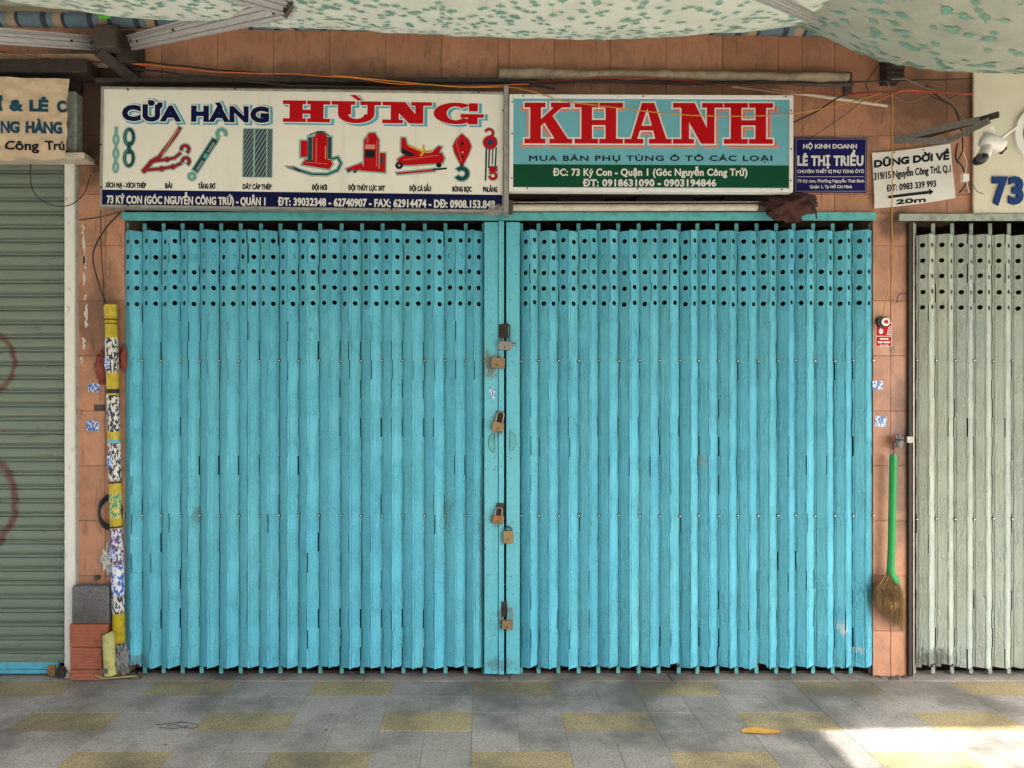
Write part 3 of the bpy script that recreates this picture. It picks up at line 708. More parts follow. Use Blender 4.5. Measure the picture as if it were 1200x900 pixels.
# half-moon pull plates by the seam
def halfmoon(root, cx, cv, sgn):
    r = 9 * S0; n = 14; a0 = 90 if sgn < 0 else -90
    pts = [(r * .78 * math.cos(R(a0 + 180 * k / n)), r * 1.25 * math.sin(R(a0 + 180 * k / n))) for k in range(n + 1)]
    x, z = px(cx, -.04), pz(cv, -.04); ins = [(a * .82 + sgn * .0015, b * .86) for a, b in pts]
    mb = MB(); N = n + 1
    mb.add([(x + a, -.0435, z + b) for a, b in pts] + [(x + a, -.0435, z + b) for a, b in ins] + [(x + a, -.0405, z + b) for a, b in ins],
           [(k, (k + 1) % N, (k + 1) % N + N, k + N) for k in range(N)] + [(k + N, (k + 1) % N + N, (k + 1) % N + 2 * N, k + 2 * N) for k in range(N)] + [tuple(range(2 * N, 3 * N))])
    mb.build('pull_plate', M['gate_bar'], root)
    MB().tube([(x + a, -.0425, z + b) for a, b in pts] + [(x + pts[0][0], -.0425, z + pts[0][1])], .0016, 5).build('pull_rim', M['iron'], root)
halfmoon(gl, 579.5, 519, -1); halfmoon(gr_, 597.5, 517, 1)
MB().box(px(574, -.04), px(580, -.04), -.0412, -.0408, pz(467, -.04), pz(456, -.04)).build('sticker', M['stk_small'], gl)
# track over both leaves, sill channel below
tr = MB(); tr.box(px(146), px(1023), -.036, -.030, pz(260), pz(250.5), .001); tr.box(px(146), px(1023), -.0295, .05, pz(253), pz(250.5))
tag(tr.build('gate_track', M['gate_bar']), 'turquoise steel track running over both leaves of the blue folding gate', 'gate track')
tr = MB(); tr.box(px(148), px(1021), .055, .06, 0.0025, .014)
tag(tr.build('floor_channel', M['iron']), 'low iron floor channel the blue gate bars slide in', 'floor track')

# sage gate of the next shop
gs = thing('folding_gate', 'pale sage folding gate of the next shop, torn at its lower corner beside the broom', 'gate')
vs_ = [1070.8 + 22.2 * i for i in range(22)]
vx3 = [(v - 565) / F * (CD + .022) for v in vs_]
make_leaf(gs, vx3, M['sage'], M['sage_bar'], pz(276), pz(781), True, {(0, 0), (0, 1), (1, 0), (1, 1)}, rivet_v=(423, 608))
MB().box(px(1061.5), px(1065.5), -.03, .09, 0.012, pz(262), .002).build('end_post', M['iron'], gs)
MB().box(px(1066.5), px(1068.3), -.03, .02, 0.012, pz(262), .0005).build('end_angle', M['steel'], gs)
MB().box(px(1048), px(1560), -.052, -.040, pz(261), pz(253), .001).build('track', M['sage_bar'], gs)

# ================================================================== PADLOCKS
def padlock(label, cx, cv, wd, ht, body, sh_h, tilt=0.0, y=-.062, sh='closed', sw=0.62, dx=0.0, smat='steel', extra=None):
    x, z = px(cx, y), pz(cv, y); s = (CD + y) / F
    root = thing('padlock', label, 'padlock', (x, y, z), (0, R(tilt), 0), 'padlocks along the gate seam')
    w2, h2 = wd * s / 2, ht * s / 2
    MB().box(-w2, w2, -.013, .013, -h2, h2, .003).build('body', M[body], root, local=True)
    r = w2 * sw; k = sh_h * s
    pts = [(-r + dx * s, 0, h2 - .006)] + [(dx * s - r * math.cos(t), 0, h2 + k - r * .8 + r * .9 * math.sin(t)) for t in [math.pi * i / 10 for i in range(11)]] + [(r + dx * s, 0, h2 - .006)]
    MB().tube(pts, .0042, 8).build('shackle', M[smat], root, local=True)
    d = MB().disc((0, 0, -h2 * .35), .005, -.0145, -.0125, 12); d.box(-.0008, .0008, -.0152, -.0144, -h2 * .35 - .003, -h2 * .35 + .003)
    d.build('keyhole', M['iron'], root, local=True)
    if extra == 'cyl':
        MB().tube([(w2 - .002, 0, h2 * .3), (w2 + .03, 0, h2 * .55)], .0075, 10).build('lock_barrel', M['steel'], root, local=True)
    return root
padlock('highest padlock, grey steel body with a tall black shackle and side barrel', 591.5, 405, 15, 10.5, 'steel', 20, 4, smat='iron', extra='cyl')
padlock('flat brass padlock turned sideways with a round keyhole below the highest one', 583.5, 425.5, 16, 12.5, 'brass', 3, 4, sh='side', sw=.4)
padlock('pale brass padlock with bright shackle beside the half-moon plates', 583.5, 500, 13.5, 11, 'brass', 12, 12, sw=.6)
padlock('rusty orange padlock on a dark hasp, left of the seam', 583.5, 608.5, 12, 9, 'rusty', 9, 6)
padlock('brown rounded padlock with a black round hole, hanging just right of the rusty orange one', 595.5, 629, 12, 15, 'brass', 4, -2, smat='iron')
padlock('lowest padlock, brown with an open grey shackle on its right side', 594.5, 732, 13, 10.5, 'brass', 14, 4, dx=2.5, sw=.45)
def hasp(label, cx, cv, h, w_=9):
    x, z = px(cx, -.05), pz(cv, -.05)
    mb = MB().box(x - w_ * .5 * S0, x + w_ * .5 * S0, -.050, -.0475, z - h * S0 * .5, z + h * S0 * .5, .001)
    mb.tube([(x, -.05, z + .012), (x + .002, -.068, z + .006), (x + .002, -.068, z - .008), (x, -.05, z - .014)], .004, 6)
    return tag(mb.build('hasp', M['iron'], loc=(x, -.05, z)), label, 'hasp', 'iron hasps on the gate seam')
hasp('dark iron hasp behind the highest padlock', 590, 388, 16, 11)
hasp('dark iron hasp over the pale brass padlock', 586, 489, 14)
hasp('dark iron hasp over the rusty orange padlock', 586.5, 597, 15)
hasp('dark iron hasp over the lowest padlock', 591, 714, 18, 7)
padlock_c = None

# ================================================================== LEFT SHUTTER
sh = thing('roller_shutter', 'dull green roller shutter with red spray paint and a blue bottom bar', 'shutter')
yS = 0.03; sc2 = (CD + yS) / F
pr = [(0, 0), (-.010, .008), (-.013, .022), (-.013, .046), (-.009, .054), (.004, .057), (.004, .060), (-.006, .063), (-.006, .071), (.003, .075), (.003, .0785), (0, .0808)]
mb = MB(); XL = -5.0; XR = px(76.5, yS); xsn = [XL, -3.6, -3.1, -2.85, XR]
for a, b in zip(xsn[:-1], xsn[1:]):
    for (y0, z0), (y1, z1) in zip(pr[:-1], pr[1:]): mb.add([(a, y0, z0), (b, y0, z0), (b, y1, z1), (a, y1, z1)], [(0, 1, 2, 3)])
sme = mb.mesh('slat', M['shutter']); z0 = pz(777, yS); k = 0
while z0 + k * .0808 < pz(186, yS) - .05:
    inst('slat', sme, sh, (0, yS + random.uniform(-.002, .002), z0 + k * .0808), (random.uniform(-.01, .01), 0, random.uniform(-.0006, .0006))); k += 1
MB().box(XL, px(66), yS - .02, yS + .012, 0.012, pz(786), .003).box(XL, px(66), yS - .014, yS + .012, pz(785.7), pz(777.6), .003).build('bottom_bar', M['shutter_blue'], sh)
MB().box(px(57, .0), px(66, 0), -.012, .0, pz(791), pz(779), .002).build('lock_plate', M['rusty'], sh)
MB().box(px(77.5, -.01), px(89, -.01), -.03, .08, 0.003, pz(190), .003).build('guide_rail', M['white_paint'], sh)
MB().box(px(89.6), px(93), -.01, .08, 0.003, pz(190), .001).build('guide_angle', M['frame'], sh)
# small cleats along the slat ends
cl = MB().box(-.006, .004, -.016, -.010, -.006, .006, .001).mesh('end_clip', M['steel'])
for j in range(0, k): inst('end_clip', cl, sh, (XR - .004, yS, z0 + j * .0808 + .035))
bm_ = MB().box(px(-200), px(103, -.1), -.14, -.02, pz(188, -.1), pz(181, -.1), .003)
tag(bm_.build('shutter_channel', M['cream_pipe']), 'pale steel channel under the beige cloth banner', 'channel')
MB().box(XL, px(77), .005, .3, pz(190), pz(100), .01).build('shutter_box', M['interior'], sh)

MB().box(px(79.5, -.05), px(92, -.05), -.08, .25, pz(179, -.05), pz(108, -.05), .012).build('shutter_box_end', M['sage_bar'], sh)
MB().box(px(78.5, -.05), px(93, -.05), -.04, .004, pz(107, -.05), pz(90, -.05), .002).build('shutter_box_lip', M['dark_wood'], sh)
# ================================================================== SIGN 1 (white, HÙNG)
y1 = -.16; s1 = (CD + y1) / F; cx, cy = 355, 175.3; k1 = .0135
b1r = thing('sign_board', 'long white shop sign with red HÙNG lettering and lifting tool pictures', 'sign', P(cx, cy, y1), (0, math.atan(k1), 0))
B1 = Board(b1r, cx, cy, k1, y1, 0.0)
W2, H2 = 474 * s1 / 2, 141 * s1 / 2
MB().box(-W2 + .012, W2 - .012, 0, .05, -H2 + .012, H2 - .012).build('panel', M['sign_white'], b1r, local=True)
for nm, bx in (('frame_side', (-W2, -W2 + .0135, -H2, H2)), ('frame_side', (W2 - .0135, W2, -H2, H2)), ('frame_edge', (-W2 + .0137, W2 - .0137, H2 - .0135, H2)), ('frame_edge', (-W2 + .0137, W2 - .0137, -H2, -H2 + .0135))):
    MB().box(bx[0], bx[1], -.008, .058, bx[2], bx[3], .002).build(nm, M['frame'], b1r, local=True)
sc_me = MB().disc((0, 0, 0), .0055, -.0035, 0, 8).mesh('screw', M['black'])
for u, v in [(150, 106), (275, 104), (560, 108), (589, 130), (590, 175), (118, 170), (120, 220), (152, 243), (272, 242), (460, 246), (588, 235)]:
    a, b = B1.xy(u, v + k1 * 0); inst('screw', sc_me, b1r, (min(max(a, -W2 + .006), W2 - .006), -.008, min(max(b, -H2 + .007), H2 - .007)))
SK = lambda l: skew(l, cx, k1)
def T(b, *a, **k_): return b.text(*a, slope=k1, **k_)
B1.poly([[(120.6, 225.3 + k1 * -234), (590.4, 225.3 + k1 * 235), (590.4, 243.8 + k1 * 235), (120.6, 243.8 + k1 * -234)]], M['navy'], 1)
# CỬA HÀNG
for (bd, w_, x0, x1) in (('CỬA', 0, 142.5, 211.5), ('HÀNG', 0, 223.5, 315)):
    kk = dict(slope=k1, spacing=1.10)
    v0 = 123.0 + k1 * (x0 - 143) * .8; v1 = 142.0 + k1 * (x0 - 143) * .8
    B1.text(bd, x0 - 2.6, x1 + 2.6, v0 - 2.6, v1 + 2.6, M['cyan'], 1, bold=4.2, dx=1.8, dy=0.6, **kk)
    B1.text(bd, x0 - 1.2, x1 + 1.2, v0 - 1.2, v1 + 1.2, M['sign_white'], 2, bold=2.9, **kk)
    B1.text(bd, x0, x1, v0, v1, M['navy'], 3, bold=1.75, **kk)
# HÙNG
SH = []
for ch, a, b in (('H', 331, 386.5), ('U', 388, 446), ('N', 447.5, 505.5), ('G', 507.5, 566.5)):
    SH += SK(slab(ch, a, b, 118.3 - .3, 143.6 - .3, 15.5, 4.4))
SH += SK([[(409, 110.6), (416.5, 110.6), (424, 117.2), (418.5, 117.2)]])
B1.poly([[(x + 3.2, v + 1.6) for x, v in p] for p in SH], M['cyan'], 1, off=1.5)
B1.poly(SH, M['sign_white'], 2, off=1.1)
B1.poly(SH, M['red'], 3)
# captions
for t, a, b in (('XÍCH MẠ - XÍCH THÉP', 124, 172), ('BẢI', 194, 202.5), ('TĂNG ĐƠ', 232.5, 253), ('DÂY CÁP THÉP', 285, 319), ('ĐỘI HƠI', 366, 384), ('ĐỘI THỦY LỰC 50T', 408.5, 452), ('ĐỘI CÁ SẤU', 480, 506), ('RÒNG RỌC', 530.5, 553.5), ('PALĂNG', 566.5, 583.5)):
    v = 220 + k1 * (a - 124) * .85
    B1.text(t, a, b, v - 6.3, v, M['ink_black'], 1, bold=.38, slope=k1, spacing=1.06)
B1.text('73 KÝ CON (GÓC NGUYỄN CÔNG TRỨ) - QUẬN 1', 126, 312, 229, 238.4, M['ink_white'], 2, bold=.42, slope=k1, spacing=1.04)
B1.text('ĐT: 39032348 - 62740907 - FAX: 62914474 - DĐ: 0908.153.848', 326.5, 581, 231.6, 241, M['ink_white'], 2, bold=.42, slope=k1, spacing=1.04)
# pictures
def pic(polys, mat, layer, off=0.0): B1.poly(SK(polys), M[mat], layer, 'picture_print', off)
def link_(cx_, cy_, rx, ry, t): return arcband(cx_, cy_, rx, ry, rx - t, ry - t, 0, 360, 16)
ch1 = sum([link_(136, v, 3.2, 6.0, 1.5) for v in (166.5, 183, 199)], []) + line([(136, 152), (136, 161)], 2.2) + line([(136, 172), (136, 178)], 2) + line([(136, 189), (136, 194)], 2)
pic(ch1, 'halo', 1, 1.2); pic(ch1, 'teal', 2)
ch2 = link_(151.3, 163.5, 7, 11, 3.6) + link_(151.3, 188, 7, 11, 3.6) + line([(151.3, 169), (151.3, 183)], 4)
pic(ch2, 'halo', 1, 1.0); pic(ch2, 'deep_teal', 2)
bai = line([(211, 151), (206, 160), (187, 186)], 4.2) + line([(188, 186), (178, 192), (169, 203)], 5.2) + line([(182, 191), (196, 189), (205, 187), (212, 181)], 3.6) + line(arc(217, 177, 4.5, 200, -60, 8), 3.8) + line([(169, 202), (190, 200), (205, 197), (213, 193)], 3.6) + line(arc(218, 191, 4.2, 200, -60, 8), 3.8) + [ell(196, 189, 3.4, 3), ell(190, 200, 3.4, 3), ell(203, 197.5, 3, 3), ell(169.5, 202.5, 3.2, 3)]
pic(bai, 'halo', 1, 1.3); pic(bai, 'maroon', 2)
tg = line([(252, 165), (229, 202)], 7) ; tg2 = line([(252, 170), (255.5, 163)], 2.6) + line(arc(259.5, 158, 5, 230, -20, 9), 2.6); tg3 = link_(225.5, 208.5, 4.3, 4.3, 1.7)
pic(tg + tg2 + tg3, 'halo', 1, 1.5); pic(tg, 'deep_teal', 2); pic(line([(251, 168.5), (244, 180)], 3) + line([(238, 190), (231, 201)], 3), 'grey_ink', 3); pic(line([(242.5, 181.5), (239.5, 187)], 4), 'teal', 3); pic(tg2, 'teal', 2); pic(tg3, 'teal', 2)
pic([rect(285, 319, 152, 208)], 'halo', 1, .8)
for a, b, st_ in ((285.5, 297, 6.5), (299, 312, 7.5), (313.5, 318.8, 4.2)):
    pic([rect(a, b, 152, 208)], 'deep_teal', 2)
    n = int((56 + (b - a) * 1.7) / st_) + 1
    for j in range(n):
        d = (b - a) * 1.7; v = 152 - d + j * st_
        q = [(a, v + d), (b, v), (b, v + st_ * .42), (a, v + d + st_ * .42)]
        # clip to the rope's outline
        def clip(P_, f, inside):
            o = []
            for i in range(len(P_)):
                A_, B_ = P_[i - 1], P_[i]; ia, ib = inside(A_), inside(B_)
                if ia != ib: o.append(f(A_, B_))
                if ib: o.append(B_)
            return o
        for lim, sg in ((152.2, 1), (207.8, -1)):
            q = clip(q, lambda A_, B_: (A_[0] + (B_[0] - A_[0]) * (lim - A_[1]) / (B_[1] - A_[1]), lim), lambda p_: (p_[1] - lim) * sg >= 0)
            if len(q) < 3: break
        if len(q) >= 3: pic([q], 'grey_ink', 3)
# pump jack
ho = line([(388, 186), (396, 184), (400, 191), (396, 199), (384, 204), (366, 204), (352, 200), (344, 197)], 1.9)
bd = [rect(366.5, 384, 160, 193), [(369, 160), (371, 155), (380, 155), (383, 160)], [(354, 193), (358, 187), (388, 187), (390, 192), (386, 198)]]
pic(bd + ho + [rect(352, 361, 165, 184), rect(361, 366, 160, 190), rect(384, 388, 160, 186)], 'halo', 1, 1.8); pic(ho, 'deep_teal', 2); pic([[(333, 194), (345, 195), (356, 201), (350, 202), (338, 198)]], 'grey_ink', 2)
pic([rect(352.5, 360.5, 165, 184)] + bd, 'red', 3); pic([rect(361, 365.8, 161, 190), rect(384.5, 388.5, 160.5, 186), rect(371, 379, 153.5, 156)] + line(arc(374, 160, 12, 160, 20, 8, 4.5), 1.4), 'deep_teal', 4); pic([rect(381, 382.3, 171, 186)], 'pink', 4)
# bottle jack
bj = [rect(426.5, 444, 163, 196), [(427, 163), (432, 155), (439, 154.5), (444, 163)], [(424, 194), (452, 197), (452, 201), (422, 199)], rect(445, 452, 178, 198), [(406, 197), (424, 190), (426, 194), (408, 201)], [(414, 199), (424, 194), (424, 197), (416, 201)]]
pic(bj, 'halo', 1, 1.6); pic(bj, 'red', 2); pic([rect(428, 439.5, 168.5, 173.5)], 'pink', 3); pic([rect(428, 439.5, 175, 184)], 'ink_black', 3); pic([ell(409, 199, 2, 2), ell(416, 200, 1.8, 1.8)], 'deep_teal', 3); pic([rect(446, 449, 182, 191)], 'deep_teal', 3)
pic([rect(430, 431.5, 157, 167)], 'pink_red', 3); pic([rect(441, 442.2, 164, 194)], 'pink_red', 3)
pic(line([(473, 186), (500, 182), (514, 180)], 1.0), 'pink_red', 3)
pic([rect(370, 371.4, 162, 190)] + line([(358, 190), (384, 192)], .9), 'pink_red', 4)
pic(line([(535, 166), (541, 187)], .9) + line([(538, 158), (534, 166)], .9), 'pink_red', 3)
pic(line([(209, 153), (190, 184)], 1.0), 'pink', 3)
pic(line(arc(151.3, 163.5, 5.4, 100, 250, 8, 9), 1.0) + line(arc(151.3, 188, 5.4, 100, 250, 8, 9), 1.0), 'teal', 3)
# trolley jack
tj = [[(466, 185), (474, 180), (505, 177), (518, 177), (521, 183), (519, 189), (480, 192), (468, 192)], [(470, 160), (475, 160), (477, 168), (500, 178), (492, 182), (470, 175)], [(505, 177), (514, 169), (518, 170), (514, 179)], [(465, 201), (510, 196), (510, 198.5), (466, 203)]]
pic(tj, 'halo', 1, 1.7); pic([[(471, 172), (488, 180), (480, 182), (470, 178)]], 'ink_black', 3); pic(tj, 'red', 2)
pic([ell(468, 192.5, 4.6, 4.4), ell(514.5, 191.5, 3.2, 3)] + line([(508, 196.7), (524, 195.2)], 2.2), 'ink_black', 3); pic([ell(468, 192.5, 1.6, 1.6)], 'grey_ink', 4)
pic(line([(479, 169), (496, 176), (508, 175)], 2.2) + line([(496, 168), (497, 175), (493, 181)], 2.6), 'yellow_ink', 4)
# pulley
pu = [[(541, 154), (549, 161), (552.5, 169), (549.5, 178), (543, 191), (540, 191), (533, 178), (530.5, 169), (534, 161)]]
hk = arcband(541.5, 201, 9, 8.5, 4, 3.8, -150, 140, 16) + [rect(539.5, 543.5, 190, 196)]
pic(pu + hk, 'halo', 1, 1.2); pic(pu, 'red', 2); pic(hk, 'deep_teal', 2); pic([ell(541.5, 166, 2, 2), ell(542, 181, 1.7, 1.7)], 'ink_black', 3); pic([ell(542, 176, 1.3, 1.3)], 'pink', 3)
# hoist
pl = [ell(574.3, 164, 8.4, 8)] + line(arc(573, 153, 4.6, 160, -90, 9), 2.8)
cn = line([(570, 171), (569.5, 209)], 2) + line([(573.5, 171), (573, 194)], 1.8) + line([(581.5, 170), (580.5, 196)], 1.8) + line([(577.5, 171), (577, 190)], 1.4)
hk2 = [rect(573.5, 583, 192, 198)] + line(arc(578, 203, 4, 150, -180, 10), 3)
pic(pl + hk2, 'halo', 1, .9); pic(pl + hk2, 'red', 2); pic(cn, 'deep_teal', 3); pic([ell(574.3, 164, 3.8, 3.2)], 'number_blue', 3)

# ================================================================== SIGN 2 (KHANH)
y2 = -.19; s2 = (CD + y2) / F; cx, cy = 763, 168; k2 = .004
b2r = thing('sign_board', 'light blue and green shop sign with large red KHANH letters in a white frame', 'sign', P(cx, cy, y2), (0, math.atan(k2), 0))
B2 = Board(b2r, cx, cy, k2, y2, 0.0)
W2, H2 = 332.5 * s2 / 2, 113.5 * s2 / 2
MB().box(-W2 + .01, W2 - .01, 0, .045, -H2 + .01, H2 - .01).build('panel', M['sky_print'], b2r, local=True)
fw = .0225
for nm, bx in (('frame_side', (-W2, -W2 + fw, -H2, H2)), ('frame_side', (W2 - fw, W2, -H2, H2)), ('frame_edge', (-W2 + fw + .0004, W2 - fw - .0004, H2 - fw, H2)), ('frame_edge', (-W2 + fw + .0004, W2 - fw - .0004, -H2, -H2 + fw))):
    MB().box(bx[0], bx[1], -.006, .05, bx[2], bx[3], .0025).build(nm, M['frame_white'], b2r, local=True)
for u, v in [(613, 112.5), (753, 112.8), (920, 113), (926.5, 130), (926.5, 175), (926, 212), (916, 222.5), (747, 221.5), (618, 221), (600, 209), (600, 157), (600, 120)]:
    a, b = B2.xy(u, v); inst('screw', sc_me, b2r, (min(max(a, -W2 + .011), W2 - .011), -.006, min(max(b, -H2 + .011), H2 - .011)), scl=(.8, 1, .8))
B2.poly([[(601.5, 192.4), (925, 194), (925, 219.8), (601.5, 219.0)]], M['green_print'], 1)
KH = []
for ch, a, b in (('K', 614.5, 670.5), ('H', 673.2, 729.8), ('A', 731.5, 787), ('N', 788.3, 847), ('H', 848, 905.5)):
    KH += slab(ch, a, b, 120.8, 168.6, 12.5, 5.6) if ch != 'N' else slab(ch, a, b, 120.8, 168.6, 14.5, 5.6)
KH = skew(KH, 760, .002)
def persp(p, q): return [(x + (x - 690) / 215 * q + (-2.2 if x < 690 else 0) * q / 7, v + q * .75) for x, v in p]
B2.poly([persp(p, 6.0) for p in KH], M['pink'], 2, off=.4)
B2.poly([persp(p, 4.2) for p in KH], M['pink_red'], 3, off=-.1)
B2.poly(KH, M['ink_white'], 4, off=1.9)
B2.poly(KH, M['red'], 5)
B2.text('MUA BÁN PHỤ TÙNG Ô TÔ CÁC LOẠI', 620, 905, 182.3, 188.8, M['ink_black'], 2, bold=.3, spacing=1.15)
B2.text('ĐC: 73 Ký Con - Quận 1 (Góc Nguyễn Công Trứ)', 648, 876, 197.6, 206.2, M['ink_white'], 2, bold=.38, spacing=1.05)
B2.text('ĐT: 0918631090 - 0903194846', 683, 839.5, 210.2, 218.6, M['ink_white'], 2, bold=.42, spacing=1.05)

# ================================================================== SIGN 3 (blue plate)
y3 = -.02; s3 = (CD + y3) / F; cx, cy = 973.5, 193.5
b3r = thing('sign_plate', 'small dark blue enamel plate reading LÊ THỊ TRIỂU beside the KHANH sign', 'sign', P(cx, cy, y3), (0, .006, 0))
B3 = Board(b3r, cx, cy, .006, y3, 0.0)
MB().box(-42.3 * s3, 42.3 * s3, 0, .004, -32.2 * s3, 32.2 * s3, .001).build('panel', M['plate_blue'], b3r, local=True)
e = [rect(932.3, 1014.7, 162.6, 163.3), rect(932.3, 1014.7, 223.8, 224.5), rect(932.3, 933, 162.6, 224.5), rect(1014, 1014.7, 162.6, 224.5)]
B3.poly(e, M['grey_ink'], 1)
B3.text('HỘ KINH DOANH', 941, 1004, 168.8, 174.2, M['ink_white'], 1, bold=.3)
B3.text('LÊ THỊ TRIỂU', 934.3, 1011.8, 182.3, 194.4, M['ink_white'], 1, bold=.6, spacing=1.08)
B3.text('CHUYÊN: THIẾT BỊ PHỤ TÙNG ÔTÔ', 934.3, 1012.5, 199, 202.8, M['ink_white'], 1, bold=.15)
B3.poly([rect(934.5, 1012.5, 206.9, 207.4)], M['ink_white'], 1)
B3.text('73 Ký con, Phường Nguyễn Thái Bình', 934.3, 1012.8, 210.3, 213.8, M['ink_white'], 1, bold=.15)
B3.text('Quận 1, Tp Hồ Chí Minh', 949, 998.5, 217, 220.6, M['ink_white'], 1, bold=.15)

# ================================================================== SIGN 4 (tilted white sheet)
y4 = -.035; s4 = (CD + y4) / F; cx, cy = 1071, 206
b4r = thing('paper_notice', 'tilted white sheet notice reading DŨNG DỜI VỀ with a black arrow', 'sign', P(cx, cy, y4))
B4 = Board(b4r, cx, cy, 0, y4, 0.0)
crv = lambda a, b: -.006 * math.sin(a * 11 + 1) + .003 * math.sin(b * 17)
c4 = [(1023, 178.5), (1114, 168), (1120, 232), (1025.5, 244)]; mb = MB(); N = 12
g = []
for j in range(N + 1):
    for i in range(N + 1):
        u, v = i / N, j / N
        x_ = (c4[0][0] * (1 - u) + c4[1][0] * u) * (1 - v) + (c4[3][0] * (1 - u) + c4[2][0] * u) * v
        v_ = (c4[0][1] * (1 - u) + c4[1][1] * u) * (1 - v) + (c4[3][1] * (1 - u) + c4[2][1] * u) * v + 1.6 * math.sin(u * math.pi)
        a, b = B4.xy(x_, v_); g.append((a, crv(a, b), b))
for yy, fl in ((0, 0), (.0015, 1)):
    mb.add([(a, b + yy, c) for a, b, c in g], [((j * (N + 1) + i, (j + 1) * (N + 1) + i, (j + 1) * (N + 1) + i + 1, j * (N + 1) + i + 1)) for j in range(N) for i in range(N)], True)
mb.build('sheet', M['ink_white'], b4r, local=True)
B4.text('DŨNG DỜI VỀ', 1025, 1113, 187.3, 196.3, M['ink_black'], 2, bold=.75, slope=-.105, surf=crv)
B4.text('319/15 Nguyễn Công Trứ, Q.1', 1024.5, 1114.5, 202.3, 211, M['ink_black'], 2, bold=.3, slope=-.105, surf=crv)
B4.text('ĐT: 0983 339 993', 1039, 1096, 217.0, 224.8, M['ink_black'], 2, bold=.3, slope=-.095, surf=crv)
B4.text('20m', 1050, 1084, 234, 239.9, M['ink_black'], 2, bold=.55, slope=-.08, surf=crv)
for i in range(8):
    a, b = i / 8, (i + 1) / 8 + .004; f_ = lambda t: (1041 + 47 * t, 229.4 - 5.4 * t, 232.6 - 5.0 * t); A_, B_ = f_(a), f_(b)
    if i == 0: arr = []
    arr.append([(A_[0], A_[1]), (B_[0], B_[1]), (B_[0], B_[2]), (A_[0], A_[2])])
B4.poly(arr + [[(1087, 221.5), (1092.8, 225), (1088.3, 229.5)]], M['ink_black'], 3, surf=crv)
for u, v in ((1048, 179), (1081, 176.5)):
    a, b = B4.xy(u, v); inst('nail', sc_me, b4r, (a, -.004 + crv(a, b), b), scl=(.7, 1, .7))

# ================================================================== 73 PANEL
y5 = -.036; s5 = (CD + y5) / F; cx, cy = 1250, 167
b5r = thing('sign_box', 'cream projecting sign box with blue number 73 and a green round emblem', 'sign', P(cx, cy, y5))
B5 = Board(b5r, cx, cy, 0, y5, 0.0)
MB().box(-109 * s5, 109 * s5, 0, .016, -83 * s5, 88 * s5, .003).build('panel', M['panel_cream'], b5r, local=True)
for t, a, b in (('7', 1161.5, 1179), ('3', 1180.5, 1198)):
    o = B5.text(t, a, b, 207.5, 240, M['number_blue'], 4, bold=1.9); o.name = 'numeral'
    me = o.data; bm = bmesh.new(); bm.from_mesh(me); r_ = bmesh.ops.extrude_face_region(bm, geom=bm.faces[:])
    for vv in [e_ for e_ in r_['geom'] if isinstance(e_, bmesh.types.BMVert)]: vv.co.y = -.012
    bmesh.ops.recalc_face_normals(bm, faces=bm.faces); bm.to_mesh(me); bm.free()
a, b = B5.xy(1222, 158)
MB().disc((a, 0, b), 35 * s5, -.02, -.0005, 40).build('emblem_ring', M['frame_white'], b5r, local=True)
MB().disc((a, 0, b), 26 * s5, -.0225, -.0205, 40).build('emblem_disc', M['disc_green'], b5r, local=True)

# ================================================================== CLOTH BANNER (left)
y6 = -.20; s6 = (CD + y6) / F; cx, cy = 38, 139
b6r = thing('cloth_banner', 'wrinkled beige cloth banner with petrol blue lettering over the green shutter', 'banner', P(cx, cy, y6))
B6 = Board(b6r, cx, cy, 0, y6, 0.0)
def wr(a, b):
    return .012 * noise.noise(Vector((a * 5, b * 16 + a * 5, 1))) + .008 * noise.noise(Vector((a * 11, b * 22 - a * 9, 5))) + .010 * math.sin(a * 9)
mb = MB(); NX, NZ = 70, 36; x0_, x1_ = -160, 79.5
def bot(x): return 187.5 - 3.2 * math.sin((x - 10) * .075) ** 2 + (2 if x < 20 else 0)
def redge(v): return 79.3 - 3.8 * ((v - 91) / 96) + .8 * math.sin(v * .09)
G_ = []
for j in range(NZ + 1):
    for i in range(NX + 1):
        u, v = i / NX, j / NZ; vt = 91 + .6 * math.sin(u * 9)
        xx = x0_ + (redge(91 + 96 * v) - x0_) * u; vv = vt + (bot(xx) - vt) * v
        a, b = B6.xy(xx, vv); G_.append((a, wr(a, b), b))
mb.add(G_, [(j * (NX + 1) + i, (j + 1) * (NX + 1) + i, (j + 1) * (NX + 1) + i + 1, j * (NX + 1) + i + 1) for j in range(NZ) for i in range(NX)], True)
mb.build('cloth', M['banner'], b6r, local=True)
sf = lambda a, b: wr(a, b) - .0015
for t, x0, x1, c_, b_, bl, m_ in (('Ỉ', 0.8, 5.0, 117, 131, 0.9, 'banner_ink'), ('&', 13, 27.3, 117.3, 131, 1.1, 'banner_ink'), ('LẺ', 35, 56.5, 117.3, 131, 1.1, 'banner_ink'), ('C', 65.5, 77.0, 117.5, 131, 1.1, 'banner_ink'),
                           ('NG', 2.4, 24.2, 143, 156.8, .9, 'banner_ink'), ('HÀNG', 30.8, 72.3, 142.5, 156.4, .9, 'banner_ink'), ('Công', 6.8, 46, 165.5, 176.5, .5, 'ink_black'), ('Trú', 52.5, 75, 164.8, 175.5, .5, 'ink_black')):
    B6.text(t, x0, x1, c_, b_, M[m_], 3, bold=bl, surf=sf)

